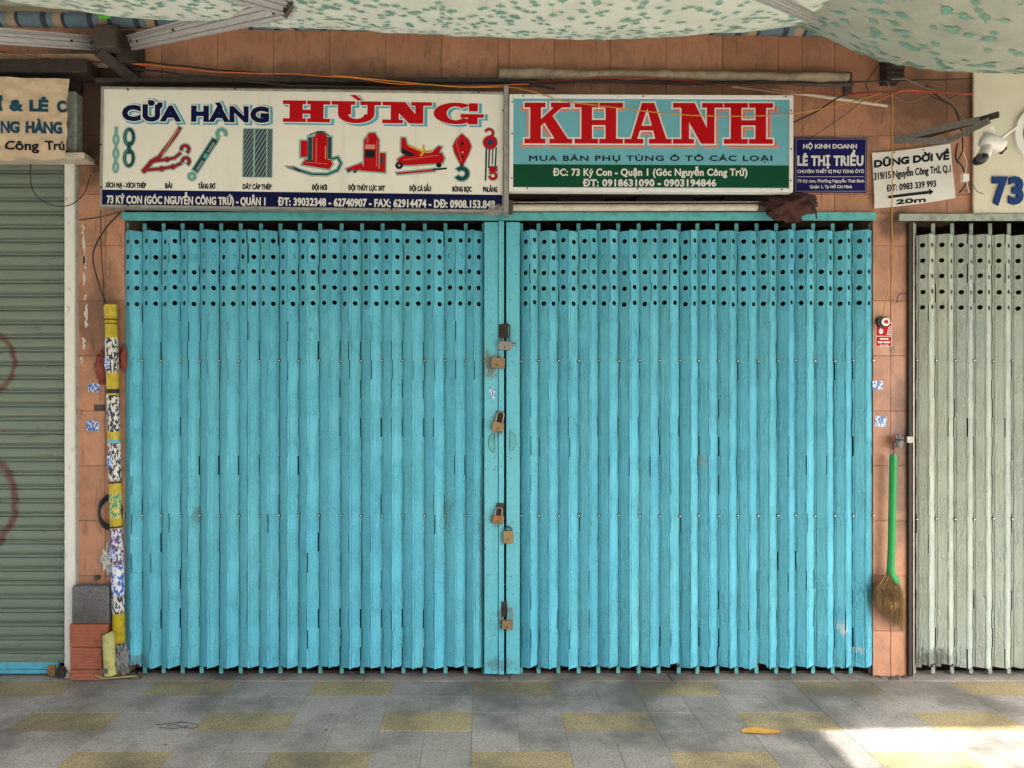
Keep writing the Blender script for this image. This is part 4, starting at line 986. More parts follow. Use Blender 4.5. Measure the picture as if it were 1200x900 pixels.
# ================================================================== CCTV CAMERA AND ITS BRACKET
def crumple(name, c, rx, ry, rz, mat, seed, amp=.35, freq=3.0, parent=None, sub=4, cut=None):
    bm = bmesh.new(); bmesh.ops.create_icosphere(bm, subdivisions=sub, radius=1)
    for v in bm.verts:
        p = v.co.copy(); n = noise.noise(p * freq + Vector((seed, seed * 2, 0))); n2 = abs(noise.noise(p * freq * 2.3 + Vector((0, seed, seed))))
        k = 1 + amp * n - amp * .9 * n2
        v.co = Vector((p.x * rx * k, p.y * ry * k, p.z * rz * k))
        if cut: v.co = cut(v.co)
    me = bpy.data.meshes.new(name); bm.to_mesh(me); bm.free(); me.polygons.foreach_set('use_smooth', [True] * len(me.polygons)); me.materials.append(mat)
    o = bpy.data.objects.new(name, me); COL.objects.link(o); o.location = c
    if parent is not None: o.parent = parent; o.location = Vector(c) - wloc(parent)
    return o
br = thing('camera_bracket', 'grey perforated steel bracket arms reaching out from the wall to the white camera', 'bracket', P(1050, 163, -.02))
for (a, b, ya, yb) in (((1048, 163.5), (1148, 140), -.03, -.33), ((1075, 162), (1171, 134), -.03, -.36), ((1048, 165), (1112, 165), -.03, -.24), ((1110, 166), (1160, 141), -.24, -.36)):
    mb = MB(); A_, B_ = P(a[0], a[1], ya), P(b[0], b[1], yb)
    mb.bar(A_, B_, .034, .003, (0, 0, 1), .0008); mb.bar(A_ + Vector((0, .012, .009)), B_ + Vector((0, .012, .009)), .003, .022, (0, 1, .2))
    mb.build('angle_bar', M['steel' if a[0] != 1075 else 'bracket'], br)
    n = 11; mh = MB()
    for k in range(1, n):
        c = A_.lerp(B_, k / n); mh.disc((c.x, 0, c.z), .0035, c.y - .0030, c.y - .0022, 8)
    if b[0] > 1140: tag(mh.build('slot', M['black'], br), kind='stuff')
cc = thing('security_camera', 'white dome security camera with one stubby antenna on the steel bracket', 'camera', P(1163, 172, -.36))
q = lambda u, v, y=-.36: P(u, v, y)
mb = MB(); A_, B_ = q(1150, 163), q(1176, 172)
ax = (B_ - A_).normalized(); 
mb.tube([A_ + (B_ - A_) * t for t in (0, .06, .2, .5, .8, .95, 1)], [.022, .034, .040, .042, .041, .034, .02], 20); mb.build('housing', M['cam_white'], cc)
MB().tube([q(1158, 152, -.35), q(1161, 158, -.355), q(1162, 166, -.36)], [.03, .022, .018], 14).build('mount', M['cam_white'], cc)
mb = MB(); mb.tube([q(1157.5, 171), q(1155, 178, -.375), q(1151.5, 184, -.39), q(1149, 189, -.395)], [.026, .030, .031, .022], 18); mb.build('camera_head', M['cam_white'], cc)
hd = crumple('head_shell', q(1149, 186.5, -.40), .042, .038, .028, M['lens'], 3, amp=0, parent=cc, sub=3); hd.rotation_euler = (0, R(-28), 0)
MB().tube([q(1147.5, 184, -.436), q(1147.3, 184.3, -.444)], [.017, .016], 16).build('lens', M['iron'], cc)
MB().tube([q(1168, 166, -.385), q(1171, 163.5, -.387), q(1191, 149, -.39), q(1193, 147.5, -.39)], [.009, .0085, .0068, .004], 10).build('antenna', M['cam_white'], cc)
MB().tube([q(1172, 178), q(1178, 173)], [.016, .012], 12).build('rear_cap', M['lens'], cc)

# ================================================================== AWNINGS
def lerp_tab(tab, x):
    for (a, va), (b, vb) in zip(tab[:-1], tab[1:]):
        if x <= b:
            t = max(0, (x - a) / (b - a)); t = t * t * (3 - 2 * t) * .5 + t * .5; return va + (vb - va) * t
    return tab[-1][1]
def awning(label, tab, D, sl, qd, x0p, x1p, x0w, x1w, ts, seed, nleaf, lsize, dfront, tfl=-.55, cutoff=None):
    """tab: (x at the belly, photo row of the fabric's lower outline there). D: distance of the belly from the camera."""
    root = thing('awning', label, 'awning', (0, -.16, 3.9))
    def zf(x, t):
        v = lerp_tab(tab, x); zb = CH + (471 - v) / F * D
        f = sl * t + qd * t * t if t > tfl else (sl * tfl + qd * tfl * tfl) + .12 * (t - tfl)
        return zb + f
    def S(u, w_):                       # u across 0..1, w_ 0 wall .. 1 front
        d = (CD - .012) * (1 - w_) + dfront * w_
        t = d - D; x = (x0w + (x1w - x0w) * u) * (1 - w_) + (x0p + (x1p - x0p) * u) * w_
        z = zf(x, t) + .010 * noise.noise(Vector((x * 2.2, d * 1.1 + x, seed))) + .006 * noise.noise(Vector((x * 7 + d * 4, d * 3 - x * 2, seed + 4))) - .007 * (1 - abs(noise.noise(Vector((x * 1.6 + d * 2.2, d * .6 - x * .5, seed + 9))))) ** 14 - .006 * (1 - abs(noise.noise(Vector((x * 2.5 - d * 1.7, d * .5, seed + 19))))) ** 16
        return Vector((x, d - CD, z))
    NU, NW = 130, 64; mb = MB(); g = [S(i / NU, j / NW) for j in range(NW + 1) for i in range(NU + 1)]
    mb.add(g, [(j * (NU + 1) + i, j * (NU + 1) + i + 1, (j + 1) * (NU + 1) + i + 1, (j + 1) * (NU + 1) + i) for j in range(NW) for i in range(NU)], True)
    mb.build('fabric', M['tarp'], root)
    rnd = random.Random(seed); lm = MB(); wd = abs(x1p - x0p); dp = CD - dfront
    def surf(a, b): p = S(a / wd, b / dp); p.z -= .0022; return p
    for _ in range(nleaf):
        a, b = rnd.uniform(.05, wd - .05), rnd.uniform(.08, min(dp - .08, 2.9)); th = rnd.uniform(0, 6.28); sz = lsize * rnd.uniform(.7, 1.15)
        for pa, ln in ((-1.0, .62), (-.5, .85), (0, 1), (.5, .85), (1.0, .62)):
            c, s_ = math.cos(th + pa), math.sin(th + pa); L = sz * ln; wq = L * .17
            pts = [(0, 0), (L * .45, wq), (L, 0), (L * .45, -wq)]
            vs = [surf(min(max(a + x_ * c - y_ * s_, 0), wd), min(max(b + x_ * s_ + y_ * c, 0), dp)) for x_, y_ in pts]
            for v_ in vs: v_.z -= .0004 * (pa + 1)
            lm.add(vs, [(0, 3, 2, 1)])
        c, s_ = math.cos(th + math.pi), math.sin(th + math.pi); L = sz * .5; wq = L * .12
        lm.add([surf(min(max(a + x_ * c - y_ * s_, 0), wd), min(max(b + x_ * s_ + y_ * c, 0), dp)) - Vector((0, 0, .0012)) for x_, y_ in ((0, -wq), (L, -wq * .5), (L, wq * .5), (0, wq))], [(0, 1, 2, 3)])
    tag(lm.build('leaf_print', M['leaf_print'], root), kind='stuff')
    p0, p1 = S(0, 1), S(1, 1)
    MB().tube([S(i / 20, 1) + Vector((0, 0, .0)) for i in range(21)], .03, 10).build('front_bar', M['alu'], root)
    return root
D1 = 3.3; X_ = lambda u, D: (u - 565) / F * D
tab1 = [(-6, 30), (X_(-60, D1), 20), (X_(20, D1), 4), (X_(75, D1), 9), (X_(160, D1), 20), (X_(215, D1), 25), (X_(300, D1), 30), (X_(380, D1), 33), (X_(450, D1), 36), (X_(600, D1), 43), (X_(690, D1), 46), (X_(770, D1), 44), (X_(850, D1), 38), (X_(920, D1), 31), (X_(980, D1), 20), (X_(1060, D1), 5), (4, 0)]
awning('wide pale awning with small leaf print sagging above both hand-painted shop signs', tab1, D1, .49, .28, -2.05, 2.6, -2.15, 2.9, 0, 3, 4800, .034, 0.35)
D2 = 3.0
tab2 = [(X_(880, D2), -8), (X_(905, D2), 3), (X_(960, D2), 26), (X_(1010, D2), 50), (X_(1050, D2), 68), (X_(1090, D2), 79), (X_(1130, D2), 83), (X_(1220, D2), 82), (X_(1400, D2), 70), (6, 40)]
awning('lower right awning with large green leaf print bulging down beside the sign box', tab2, D2, .45, .30, X_(893, D2), 5.0, 1.45, 5.0, 0, 11, 2100, .040, 1.50, -.5)
tab3 = [(-8, 10), (-3.2, -2), (X_(-40, D1), 0), (X_(40, D1), 6), (X_(100, D1), 14), (0, 20)]
awning('dim grey-green awning at the far left above the striped roll', tab3, 3.45, .45, .2, -5.8, -1.78, -5.8, -2.02, 0, 23, 900, .040, 0.35)

def arm(label, a, ya, b, yb, wd, screws=(), th=.03):
    A_, B_ = P(a[0], a[1], ya), P(b[0], b[1], yb)
    root = thing('awning_strut', label, 'strut', A_, group='aluminium awning struts')
    MB().bar(A_, B_, wd, th, (0, -1, .1) if False else (0, 1, 0), .003).build('arm_profile', M['alu'], root)
    x = (B_ - A_).normalized(); yv = Vector((0, 1, 0)); yv = (yv - x * yv.dot(x)).normalized(); zv = x.cross(yv)
    # bar() lays its thickness along 'up x direction'; fluting sits on both flat faces
    up = Vector((0, 1, 0)); Y_ = up.cross(x).normalized(); Z_ = x.cross(Y_)
    mb = MB(); side = Y_
    for f in (-.33, -.1, .2, .36):
        for sg in (-1, 1):
            mb.bar(A_ + Z_ * 0 + side * (f * wd) + Z_ * 0, B_ + side * (f * wd), .0, .0, (0, 1, 0)) if False else None
    return root, A_, B_, x
def arm2(label, a, ya, b, yb, wd, screws=()):
    """Box section: broad fluted face towards the street."""
    A_, B_ = P(a[0], a[1], ya), P(b[0], b[1], yb); root = thing('awning_strut', label, 'strut', A_, group='aluminium awning struts')
    x = (B_ - A_); L = x.length; x.normalize(); d = Vector((0, 1, .45)); yv = (d - x * d.dot(x)).normalized(); zv = x.cross(yv)
    if zv.z < 0: zv = -zv; 
    if x.cross(yv).dot(zv) < 0: x_, = (x,)
    Mx = Matrix((x, yv, zv)).transposed().to_4x4(); Mx.translation = A_
    flip = Mx.to_3x3().determinant() < 0
    mb = MB(); mb.box(0, L, -.013, .017, -wd / 2, wd / 2, .003, Mx)
    for f0, f1 in ((-.5, -.36), (-.31, -.02), (.02, .22), (.26, .34), (.38, .5)):
        mb.box(0.0, L, -.022, -.0132, f0 * wd, f1 * wd, .001, Mx)
    if flip: mb.f = [tuple(reversed(f)) for f in mb.f]
    mb.build('arm_profile', M['alu'], root)
    sm = MB()
    for t, f in screws:
        c = Mx @ Vector((L * t, -.0225, f * wd)); n = -yv
        MB().tube([c, c + n * .006], .0065, 8).build('screw', M['black'], root)
    return root
arm2('upper left horizontal awning arm ending at the brown bracket', (111, 50.5), -.10, (-120, 33), -.95, .078, [(.04, .0), (.16, .05)])
arm2('slanting awning arm rising right from the brown bracket above the white sign', (153, 50.5), -.10, (336, 7), -1.73, .078, [(.05, .1), (.11, -.05), (.42, .1), (.93, .1), (.97, -.2)])
arm2('short upper awning arm crossing the top edge above the slanting arm', (338, 8), -1.73, (225, -24), -2.3, .060, [(.05, .2), (.1, -.2)])
arm2('thin edge-on awning arm at the upper right between the two leaf awnings', (1037, 57), -.10, (880, -10), -2.0, .030, [])
kn = thing('arm_joint', 'dark bolted elbow joint plate of the slanting awning arm', 'joint', P(333, 8, -1.76))
MB().bar(P(322, 2, -1.78), P(340, 14, -1.78), .05, .02, (0, 0, 1), .003).build('plate', M['bracket'], kn)
for u, v in ((318, 3), (327, 1), (324, 9), (333, 5), (334, 12)):
    c = P(u, v, -1.795); MB().tube([c, c + Vector((0, -.012, 0))], .006, 8).build('bolt', M['black'], kn)
bk = thing('awning_bracket', 'brown boxy awning bracket with a dark slanted foot at upper left', 'bracket', P(130, 60, -.1))
MB().box(px(112, -.2), px(138, -.2), -.22, -.05, pz(57, -.2), pz(30, -.2), .006).build('box', M['bracket'], bk)
MB().box(px(139, -.12), px(160, -.12), -.15, -.01, pz(75, -.12), pz(38, -.12), .004).build('wall_plate', M['dark_wood'], bk)
MB().bar(P(115, 60, -.18), P(160, 96, -.03), .06, .06, (0, -1, 0), .003).build('slanted_foot', M['dark_wood'], bk)
MB().box(px(150, -.02), px(163, -.02), -.05, -.01, pz(103, -.02), pz(60, -.02), .003).build('post', M['iron'], bk)
bk = thing('awning_bracket', 'blackened ribbed awning bracket above the white camera arm, at upper right', 'bracket', P(1047, 75, -.1))
MB().box(px(1038, -.08), px(1057, -.08), -.11, -.01, pz(95, -.08), pz(59, -.08), .004).build('wall_plate', M['iron'], bk)
for j in range(6):
    v = 63 + j * 5.5; MB().box(px(1037, -.1), px(1058, -.1), -.122, -.1105, pz(v + 2.2, -.1), pz(v, -.1), .001).build('rib', M['iron'], bk)
MB().bar(P(1036, 58, -.1), P(1060, 64, -.1), .02, .08, (0, 0, 1), .002).build('top_clamp', M['dark_wood'], bk)
# striped cloth rolled on its tube along the wall
sr = thing('striped_roll', 'rolled blue, navy and beige striped cloth along the top of the wall', 'cloth roll', P(560, 27, -.12))
pts = [P(u, 22.5 + (u) * .0115, -.13) + Vector((0, 0, .004 * noise.noise(Vector((u * .02, 0, 0))))) for u in range(-400, 1025, 15)]
MB().tube(pts, [.041 + .004 * noise.noise(Vector((i * .9, 3, 0))) for i in range(len(pts))], 18).build('cloth', M['stripe'], sr)
tag(MB().box(px(117, -.3), px(130, -.3), -.32, -.30, pz(22, -.3), pz(12.5, -.3), .002).build('strap', M['lime']), 'bright lime green strap hanging over the striped roll', 'strap')
# dark beam and grey slab at the left
tag(MB().box(-5, px(106, -.12), -.16, -.015, pz(88, -.12), pz(72.5, -.12), .004).build('beam', M['dark_wood']), 'dark beam above the beige cloth banner', 'beam')
tag(MB().box(-5, px(122, -.10), -.12, -.012, pz(71.8, -.10), pz(64.5, -.10), .003).build('batten', M['canvas']), 'dusty pale batten lying on the dark beam', 'batten')
MBs = MB(); MBs.box(px(118), px(594), -.07, -.012, pz(102), pz(96.5), .004)
tag(MBs.build('conduit_tray', M['bracket']), 'long dark tray behind the cables above the white HÙNG sign', 'cable tray')
tag(MB().box(px(590, -.12), px(595.5, -.12), -.19, -.06, pz(252, -.12), pz(106, -.12), .002).build('angle_post', M['frame']), 'narrow grey upright between the two large signs', 'upright')
# canvas roll, plastic pipe, metal pipe and bag
cr = [P(585 + (994 - 585) * i / 40, 86.5 + 3.8 * i / 40 + 1.2 * noise.noise(Vector((i * .35, 0, 0))), -.06) for i in range(41)]
o = MB().tube(cr, [.030 * (.72 + .5 * abs(noise.noise(Vector((i * .55, 8, 0)))) + (.25 if i < 6 else 0)) for i in range(41)], 12).build('canvas_roll', M['canvas'], loc=cr[0])
tag(o, 'long dirty canvas roll lying above the KHANH sign', 'canvas roll')
cr = [P(585 + (1000 - 585) * i / 30, 94.5 + 3.8 * i / 30 + 1.2 * math.sin(i * .5), -.035) for i in range(31)]
tag(MB().tube(cr, [.010 + .006 * abs(noise.noise(Vector((i * .7, 1, 0)))) for i in range(31)], 8).build('pole', M['bracket'], loc=cr[0]), 'thin brown pole just under the dirty canvas roll', 'pole')
tag(MB().tube([P(858, 101, -.05), P(941, 110, -.05), P(1040, 124, -.05)], .0095, 10).build('pipe', M['cream_pipe'], loc=P(860, 100, -.05)), 'slanting cream plastic pipe on the tiles right of the KHANH sign', 'pipe')
tag(MB().box(px(987), px(996), -.03, -.012, pz(112), pz(87), .003).build('wall_bracket', M['bracket']), 'small grey bracket at the end of the canvas roll', 'bracket')
lp = thing('tube_lamp', 'unlit cream tube with a thin rod under the KHANH sign', 'tube lamp', P(745, 243, -.07))
MB().tube([P(597.5, 243.5, -.07), P(894, 243, -.07)], .0205, 18).build('tube', M['cream_pipe'], lp)
MB().tube([P(596, 237, -.075), P(893, 236.5, -.075)], .0045, 8).build('rod', M['steel'], lp)
MB().box(px(596, -.07), px(601, -.07), -.1, -.04, pz(250, -.07), pz(236, -.07), .002).build('end_cap', M['bracket'], lp)
MB().tube([P(887, 243, -.07), P(897, 243, -.07)], .024, 14).build('end_cap', M['bracket'], lp)
bg_ = crumple('cloth_bag', P(926, 242, -.12), .155, .07, .075, M['bag'], 5, .5, 2.2)
tag(bg_, 'crumpled dark brown cloth bag hung over the gate track', 'bag')
tag(MB().tube(smoothline([P(931, 226, -.2), P(945, 231, -.2), P(954, 240, -.19), P(957, 256, -.15)]), .0045, 8).build('bag_strap', M['black'], loc=P(931, 226, -.2)), 'black strap running down over the brown bag', 'strap')
# wire lashing at the bottom corner of the long sign
lw = MB()
for j in range(7):
    a = 567 + j * 2.3; lw.tube([P(a, 253, -.225), P(a + 5, 246, -.232), P(a + 10, 239 + (j % 3), -.225)], .003, 6)
tag(lw.build('wire_lashing', M['steel'], loc=P(575, 246, -.22)), 'twisted wire lashing at the lower right corner of the white sign', 'wire')

# ================================================================== CABLES
def cable(label, pts, r, mat, wob=0.0, smooth=True, seed=0):
    p = [P(*a) for a in pts]; p = smoothline(p, 8) if smooth else p
    if wob: p = [q_ + Vector((0, 0, wob * noise.noise(Vector((q_.x * 5, seed, 0))))) for q_ in p]
    tag(MB().tube(p, r, 6).build('cable', M[mat], loc=p[0]), label, 'cable', 'loose cables on the shopfront')
cable('black cable along the top edge of the long white sign', [(160, 72, -.10), (260, 82, -.12), (400, 93, -.13), (520, 95, -.13), (600, 96, -.13), (760, 97, -.12), (830, 98, -.12), (1000, 96, -.10), (1140, 92, -.08)], .0042, 'wire_black', .012, seed=1)
cable('thick dark cable sagging from the brown bracket towards the canvas roll', [(158, 80, -.11), (240, 90, -.14), (330, 99, -.15), (450, 102, -.15), (590, 99, -.14), (650, 104, -.12)], .006, 'wire_black', .01, seed=2)
cable('orange-red wire from the brown bracket over the white sign', [(150, 74, -.12), (230, 82, -.13), (300, 86, -.14), (380, 88.5, -.14), (470, 98, -.15), (560, 101, -.15), (620, 98, -.15)], .0034, 'wire_orange', .008, seed=3)
cable('dull yellow wire between the orange wire and the sign top', [(390, 88, -.145), (470, 96, -.15), (540, 102, -.155), (600, 102.5, -.155), (640, 112, -.21), (658, 118, -.22), (720, 126, -.235), (800, 134.5, -.24), (880, 136, -.24), (938, 132, -.22), (1000, 119, -.12), (1035, 108, -.10)], .0030, 'wire_yellow', 0, seed=4)
cable('dark red wire sagging behind the canvas roll', [(600, 97, -.1), (680, 93, -.1), (760, 92, -.1), (860, 100, -.09), (930, 109, -.1), (990, 111, -.11), (1050, 107, -.11), (1140, 111, -.1)], .0036, 'wire_red', .006, seed=5)
cable('orange wire running right from the ribbed bracket to the sign box', [(1022, 121, -.11), (1052, 108, -.115), (1062, 106, -.11), (1100, 108, -.10), (1141, 110.5, -.10)], .0038, 'wire_orange')
cable('thin yellow wire hanging straight down past the tilted notice to the red bell', [(1046, 110, -.11), (1045.5, 160, -.09), (1045.5, 220, -.06), (1045, 262, -.05), (1047, 300, -.04), (1045, 330, -.04), (1038, 352, -.04), (1034.5, 372, -.04)], .0030, 'wire_yellow')
cable('thick black cable slanting down to the right edge of the KHANH sign', [(1040, 108, -.10), (990, 112, -.11), (955, 131, -.14), (925, 146, -.17)], .0048, 'wire_black', .01, seed=6)
cable('thin black wire slanting down to the blue plate', [(1020, 111, -.08), (985, 138, -.07), (948, 163, -.04)], .0024, 'wire_black')
cable('thin brown wire slanting down from the cream pipe', [(968, 116, -.08), (955, 130, -.08), (932, 162, -.05)], .0022, 'wire_grey')
cable('black wire dropping left from the ribbed bracket', [(1038, 62, -.10), (1028, 78, -.09), (1015, 97, -.09), (1018, 106, -.09)], .003, 'wire_black')
cable('looped brown wire under the ribbed bracket', [(1040, 96, -.12), (1048, 112, -.11), (1065, 120, -.10), (1085, 112, -.09), (1100, 103, -.08), (1090, 98, -.09)], .0028, 'wire_grey')
cable('thick grey cable sagging right of the ribbed bracket', [(1045, 93, -.12), (1062, 93, -.11), (1080, 101, -.10), (1098, 108, -.10), (1118, 124, -.09), (1127, 140, -.09)], .0042, 'wire_grey')
cable('black cable drooping behind the camera bracket', [(1085, 100, -.08), (1105, 118, -.08), (1118, 126, -.08), (1126, 150, -.10), (1128, 175, -.12), (1121, 190, -.13)], .004, 'wire_black')
cable('dark wire crossing diagonally behind the sign box edge', [(1141, 96, -.06), (1128, 108, -.06), (1105, 117, -.06), (1090, 112, -.06)], .0025, 'wire_black')
cable('black cable hanging below the camera bracket', [(1122, 168, -.10), (1120, 185, -.10), (1128, 196, -.10), (1132, 214, -.10), (1124, 226, -.10)], .0045, 'wire_black')
cable('pale wire with a white plug hanging left of the number 73', [(1127, 175, -.12), (1133, 190, -.13), (1131, 205, -.14), (1136, 226, -.14)], .0022, 'white_paint')
cable('thin stub of wire curling on the sign box under the plug', [(1140, 216, -.05), (1145, 224, -.055), (1152, 227, -.06)], .0018, 'wire_black')
cable('black cable in the shade above the cloth banner', [(0, 60, -.13), (60, 70, -.13), (100, 73, -.12), (160, 72, -.10)], .003, 'wire_black', .01, seed=9)
cable('rusty wire in front of the striped roll bracket at far left', [(-40, 62, -.13), (40, 66, -.14), (110, 70, -.13), (170, 76, -.12)], .0026, 'wire_orange', .01, seed=10)
cable('black cable bowing from the sign corner to the yellow pole', [(141, 249, -.08), (122, 270, -.05), (109, 298, -.04), (115, 330, -.04), (125, 358, -.05)], .0042, 'wire_black')
cable('thin straight black wire dropping to the top of the yellow pole', [(118, 246, -.04), (118.5, 290, -.03), (121, 330, -.03), (123, 400, -.03)], .0026, 'wire_black')
cable('thin wire strung from the green shutter to the brown tiles', [(36, 192, -.1), (38, 222, -.08), (56, 238, -.07), (80, 241, -.06), (98, 228, -.05), (106, 205, -.04)], .0028, 'wire_black', .006, seed=11)
cable('rusty rod along the bottom left corner of the white sign', [(93, 258, -.04), (118, 254, -.05), (142, 248, -.07)], .0042, 'bracket')
cable('short curled black wire on the tiles over the gate end post', [(1051, 355, -.02), (1052, 348, -.03), (1056, 344, -.03), (1063, 344, -.02)], .0025, 'wire_black')
pg = thing('plug', 'small white plug hanging by the number 73 sign box', 'plug', P(1131, 208, -.15))
MB().box(px(1126.5, -.15), px(1134, -.15), -.165, -.14, pz(213, -.15), pz(204, -.15), .003).build('body', M['cam_white'], pg)

# ================================================================== LEFT PIER CLUTTER
yp = thing('yellow_pole', 'tall leaning yellow pipe wrapped in stickers, left of the blue gate', 'pole', P(140, 752, -.07))
def pol(v): u = 129.5 + (v - 357) * (139.8 - 129.5) / (752 - 357); return P(u, v, -.055)
MB().tube([pol(357), pol(358), pol(752), pol(752.5)], [.030, .034, .034, .030], 20).build('pipe', M['yellow'], yp)
MB().tube([pol(358), pol(371)], .0365, 20).build('collar', M['yellow'], yp)
for a, b, m_ in ((396, 437, 'stk_bw'), (463, 506, 'stk_bw'), (519, 563, 'stk_bw'), (578, 607, 'stk_green'), (619, 641, 'stk_purple'), (641.5, 661, 'stk_purple'), (661.5, 697, 'stk_blue'), (697.5, 718, 'stk_bw')):
    MB().tube([pol(a), pol(b)], .0352, 20).build('sticker_wrap', M[m_], yp)
for a, b, m_ in ((456, 461, 'black'), (563.5, 566, 'black'), (616, 618, 'black'), (515, 518.5, 'shutter_blue'), (374, 375.5, 'black'), (379, 380, 'black')):
    MB().tube([pol(a), pol(b)], .0358, 20).build('tape_band', M[m_], yp)
for v, h_ in ((426, 12), (540, 14), (648, 12)):
    c = pol(v); MB().box(c.x - .026, c.x + .004, c.y - .038, c.y - .0325, c.z - h_ * S0 / 2, c.z + h_ * S0 / 2, .002).build('small_sticker', M['stk_small'], yp)
sy = thing('pipe_stub', 'short faded yellow pipe standing on the ground beside the hollow bricks', 'pipe', P(129, 793, -.09))
MB().tube([P(126.5, 742, -.10), P(127, 743, -.10), P(129.5, 790.5, -.10)], [.026, .033, .034], 18).build('pipe', M['yellow_old'], sy)
MB().box(px(122, -.1), px(130, -.1), -.137, -.134, pz(789, -.13), pz(783, -.13), .001).build('tape', M['stone'], sy)
tag(crumple('plastic_bag', P(143, 771, -.055), .038, .05, .085, M['plastic_bag'], 8, .6, 3), 'crumpled grey plastic bag wedged under the yellow pole', 'bag')
tag(crumple('rag', P(119, 430, -.03), .034, .018, .10, M['rag'], 12, .5, 3), 'red rag tucked behind the left side of the yellow pole', 'rag')
tag(crumple('rag', P(145, 420, -.02), .020, .015, .075, M['rag'], 14, .4, 3), 'dull red rag between the yellow pole and the gate', 'rag')
tag(crumple('paper_scrap', P(127, 655, -.035), .035, .03, .085, M['white_scrap'], 17, .7, 3), 'torn white plastic scrap stuck beside the yellow pole', 'scrap')
co = MB()
for j in range(7):
    r = .082 + .004 * math.sin(j * 2); c = P(129 + random.uniform(-1, 1), 600 + random.uniform(-2, 2), -.05 - .006 * (j % 3))
    co.tube([c + Vector((r * .78 * math.cos(t), .003 * math.sin(3 * t + j), (r + .012 * (j % 2)) * math.sin(t))) for t in [2 * math.pi * k / 28 for k in range(29)]], .0048, 6)
tag(co.build('cable_coil', M['black'], loc=P(129, 600, -.05)), 'coil of thick black cable looped round the yellow pole', 'cable coil')
def sticker(label, u0, u1, v0, v1, m_, rot=0, y=-.0095):
    c = P((u0 + u1) / 2, (v0 + v1) / 2, y); s = S0; mb = MB(); a, b = (u1 - u0) * s / 2, (v1 - v0) * s / 2
    mb.box(-a, a, -.0008, 0, -b, b); o = mb.build('sticker', M[m_], local=True); o.location = c; o.rotation_euler = (0, R(rot), 0)
    return tag(o, label, 'sticker')
sticker('small blue and white sticker on the tiles beside the red rag', 103.5, 117, 449.5, 459.5, 'stk_small', 2)
sticker('blue and white sticker doubled over, below the brown patch on the tiles', 101, 116.5, 493, 505, 'stk_small', 10)
sticker('brown tape patch on the tiles between two blue stickers', 110, 123, 474, 481.5, 'bracket', 0)
sticker('blue sticker on the right pier tiles against the gate edge', 1022, 1034.5, 446.5, 456.5, 'stk_small', 0)
sticker('tilted blue sticker on the right pier, lower one', 1025.5, 1039, 488, 500, 'stk_small', 8)
knb = MB().disc((px(114, -.02), 0, pz(677, -.02)), .016, -.03, -.009, 14); knb.disc((px(114, -.02), 0, pz(677, -.02)), .011, -.036, -.0305, 14)
tag(knb.build('wall_hook', M['bracket'], loc=P(114, 677, -.02)), 'round brown wall plug on the tiles above the grey stone', 'wall plug')
st = MB()
x0, x1 = px(88, -.05), px(130.5, -.05)
st.box(x0, x1, -.085, -.012, pz(729.3, -.05), pz(685.5, -.05), .006)
so_ = st.build('stone_block', M['stone'], loc=P(109, 729, -.08)); tag(so_, 'dark grey granite offcut resting on top of the hollow bricks', 'stone block')
dr = MB(); rd = random.Random(4)
for u, v0, v1, w0 in ((97.5, 262, 275, 3), (98, 273, 335, 3.5), (100, 345, 352, 3), (101, 356, 384, 5), (98, 395, 410, 3), (99, 300, 318, 6), (96, 418, 426, 2.5)):
    n = 8; L_ = []; R_ = []
    for i in range(n + 1):
        v = v0 + (v1 - v0) * i / n; c_ = u + rd.uniform(-1.2, 1.2); h_ = w0 / 2 * (.25 + rd.random()) * (1 if 0 < i < n else .2)
        L_.append(P(c_ - h_, v, -.0100)); R_.append(P(c_ + h_, v, -.0100))
    dr.add(L_ + R_, [(i, i + 1, i + n + 2, i + n + 1) for i in range(n)])
tag(dr.build('paint_drips', M['white_scrap'], wall), kind='stuff')
# three hollow clay bricks
for j, (a, b, lab) in enumerate(((793, 783.3, 'lowest broken hollow clay brick in the small pile'), (782.6, 757.5, 'middle hollow clay brick of the small pile, soot-stained'), (756.8, 730, 'upper hollow clay brick under the grey stone'))):
    bx0, bx1 = px(84 + j * .6 * (j < 2), -.05), px(124 - (j < 1) * 1 + (j == 2) * 4 - (j == 1) * 2, -.05)
    z1b, z0b = pz(b, -.05), pz(a, -.05) if j else 0.004
    br_ = thing('hollow_brick', lab, 'brick', ((bx0 + bx1) / 2, -.1, z0b), group='hollow bricks by the shutter')
    MB().box(bx0, bx1, -.072, -.012, z0b, z1b, .004).build('brick_body', M['clay'], br_)
    n = 7 if j else 3
    for q_ in range(n):
        zz = z0b + (z1b - z0b) * (q_ + .5) / n; MB().box(bx0 + .003, bx1 - .003, -.078, -.0725, zz - .005, zz + .0055, .001).build('ridge', M['clay'], br_)
cable('thin yellow cord lying on the ground in front of the hollow bricks', [(112, 791, -.10), (122, 795, -.12), (136, 794, -.15), (160, 792, -.05)], .0035, 'yellow_old')
# loose dirt in the corner
rb = random.Random(5)
rub = MB()
for _ in range(46):
    u = rb.choice([rb.uniform(136, 168), rb.uniform(1024, 1060)]); s = rb.uniform(.004, .016); y_ = rb.uniform(-.05, .05)
    c = P(u, 790, 0); rub.box(c.x - s, c.x + s, y_ - s * .7, y_ + s * .7, .0, s * rb.uniform(.6, 1.4), s * .3)
tag(rub.build('rubble', M['bracket']), 'small dark rubble and dirt along the wall foot', 'rubble', kind='stuff')
lk = thing('shutter_padlock', 'rusty padlock and chain at the blue end of the green shutter', 'padlock', P(72, 789, -.05))
MB().box(px(68, -.05), px(76, -.05), -.06, -.035, .012, pz(782, -.05), .004).build('body', M['iron'], lk)
MB().tube([P(66, 786, -.06), P(70, 781, -.065), P(76, 782, -.065), P(79, 788, -.06)], .005, 6).build('chain', M['iron'], lk)

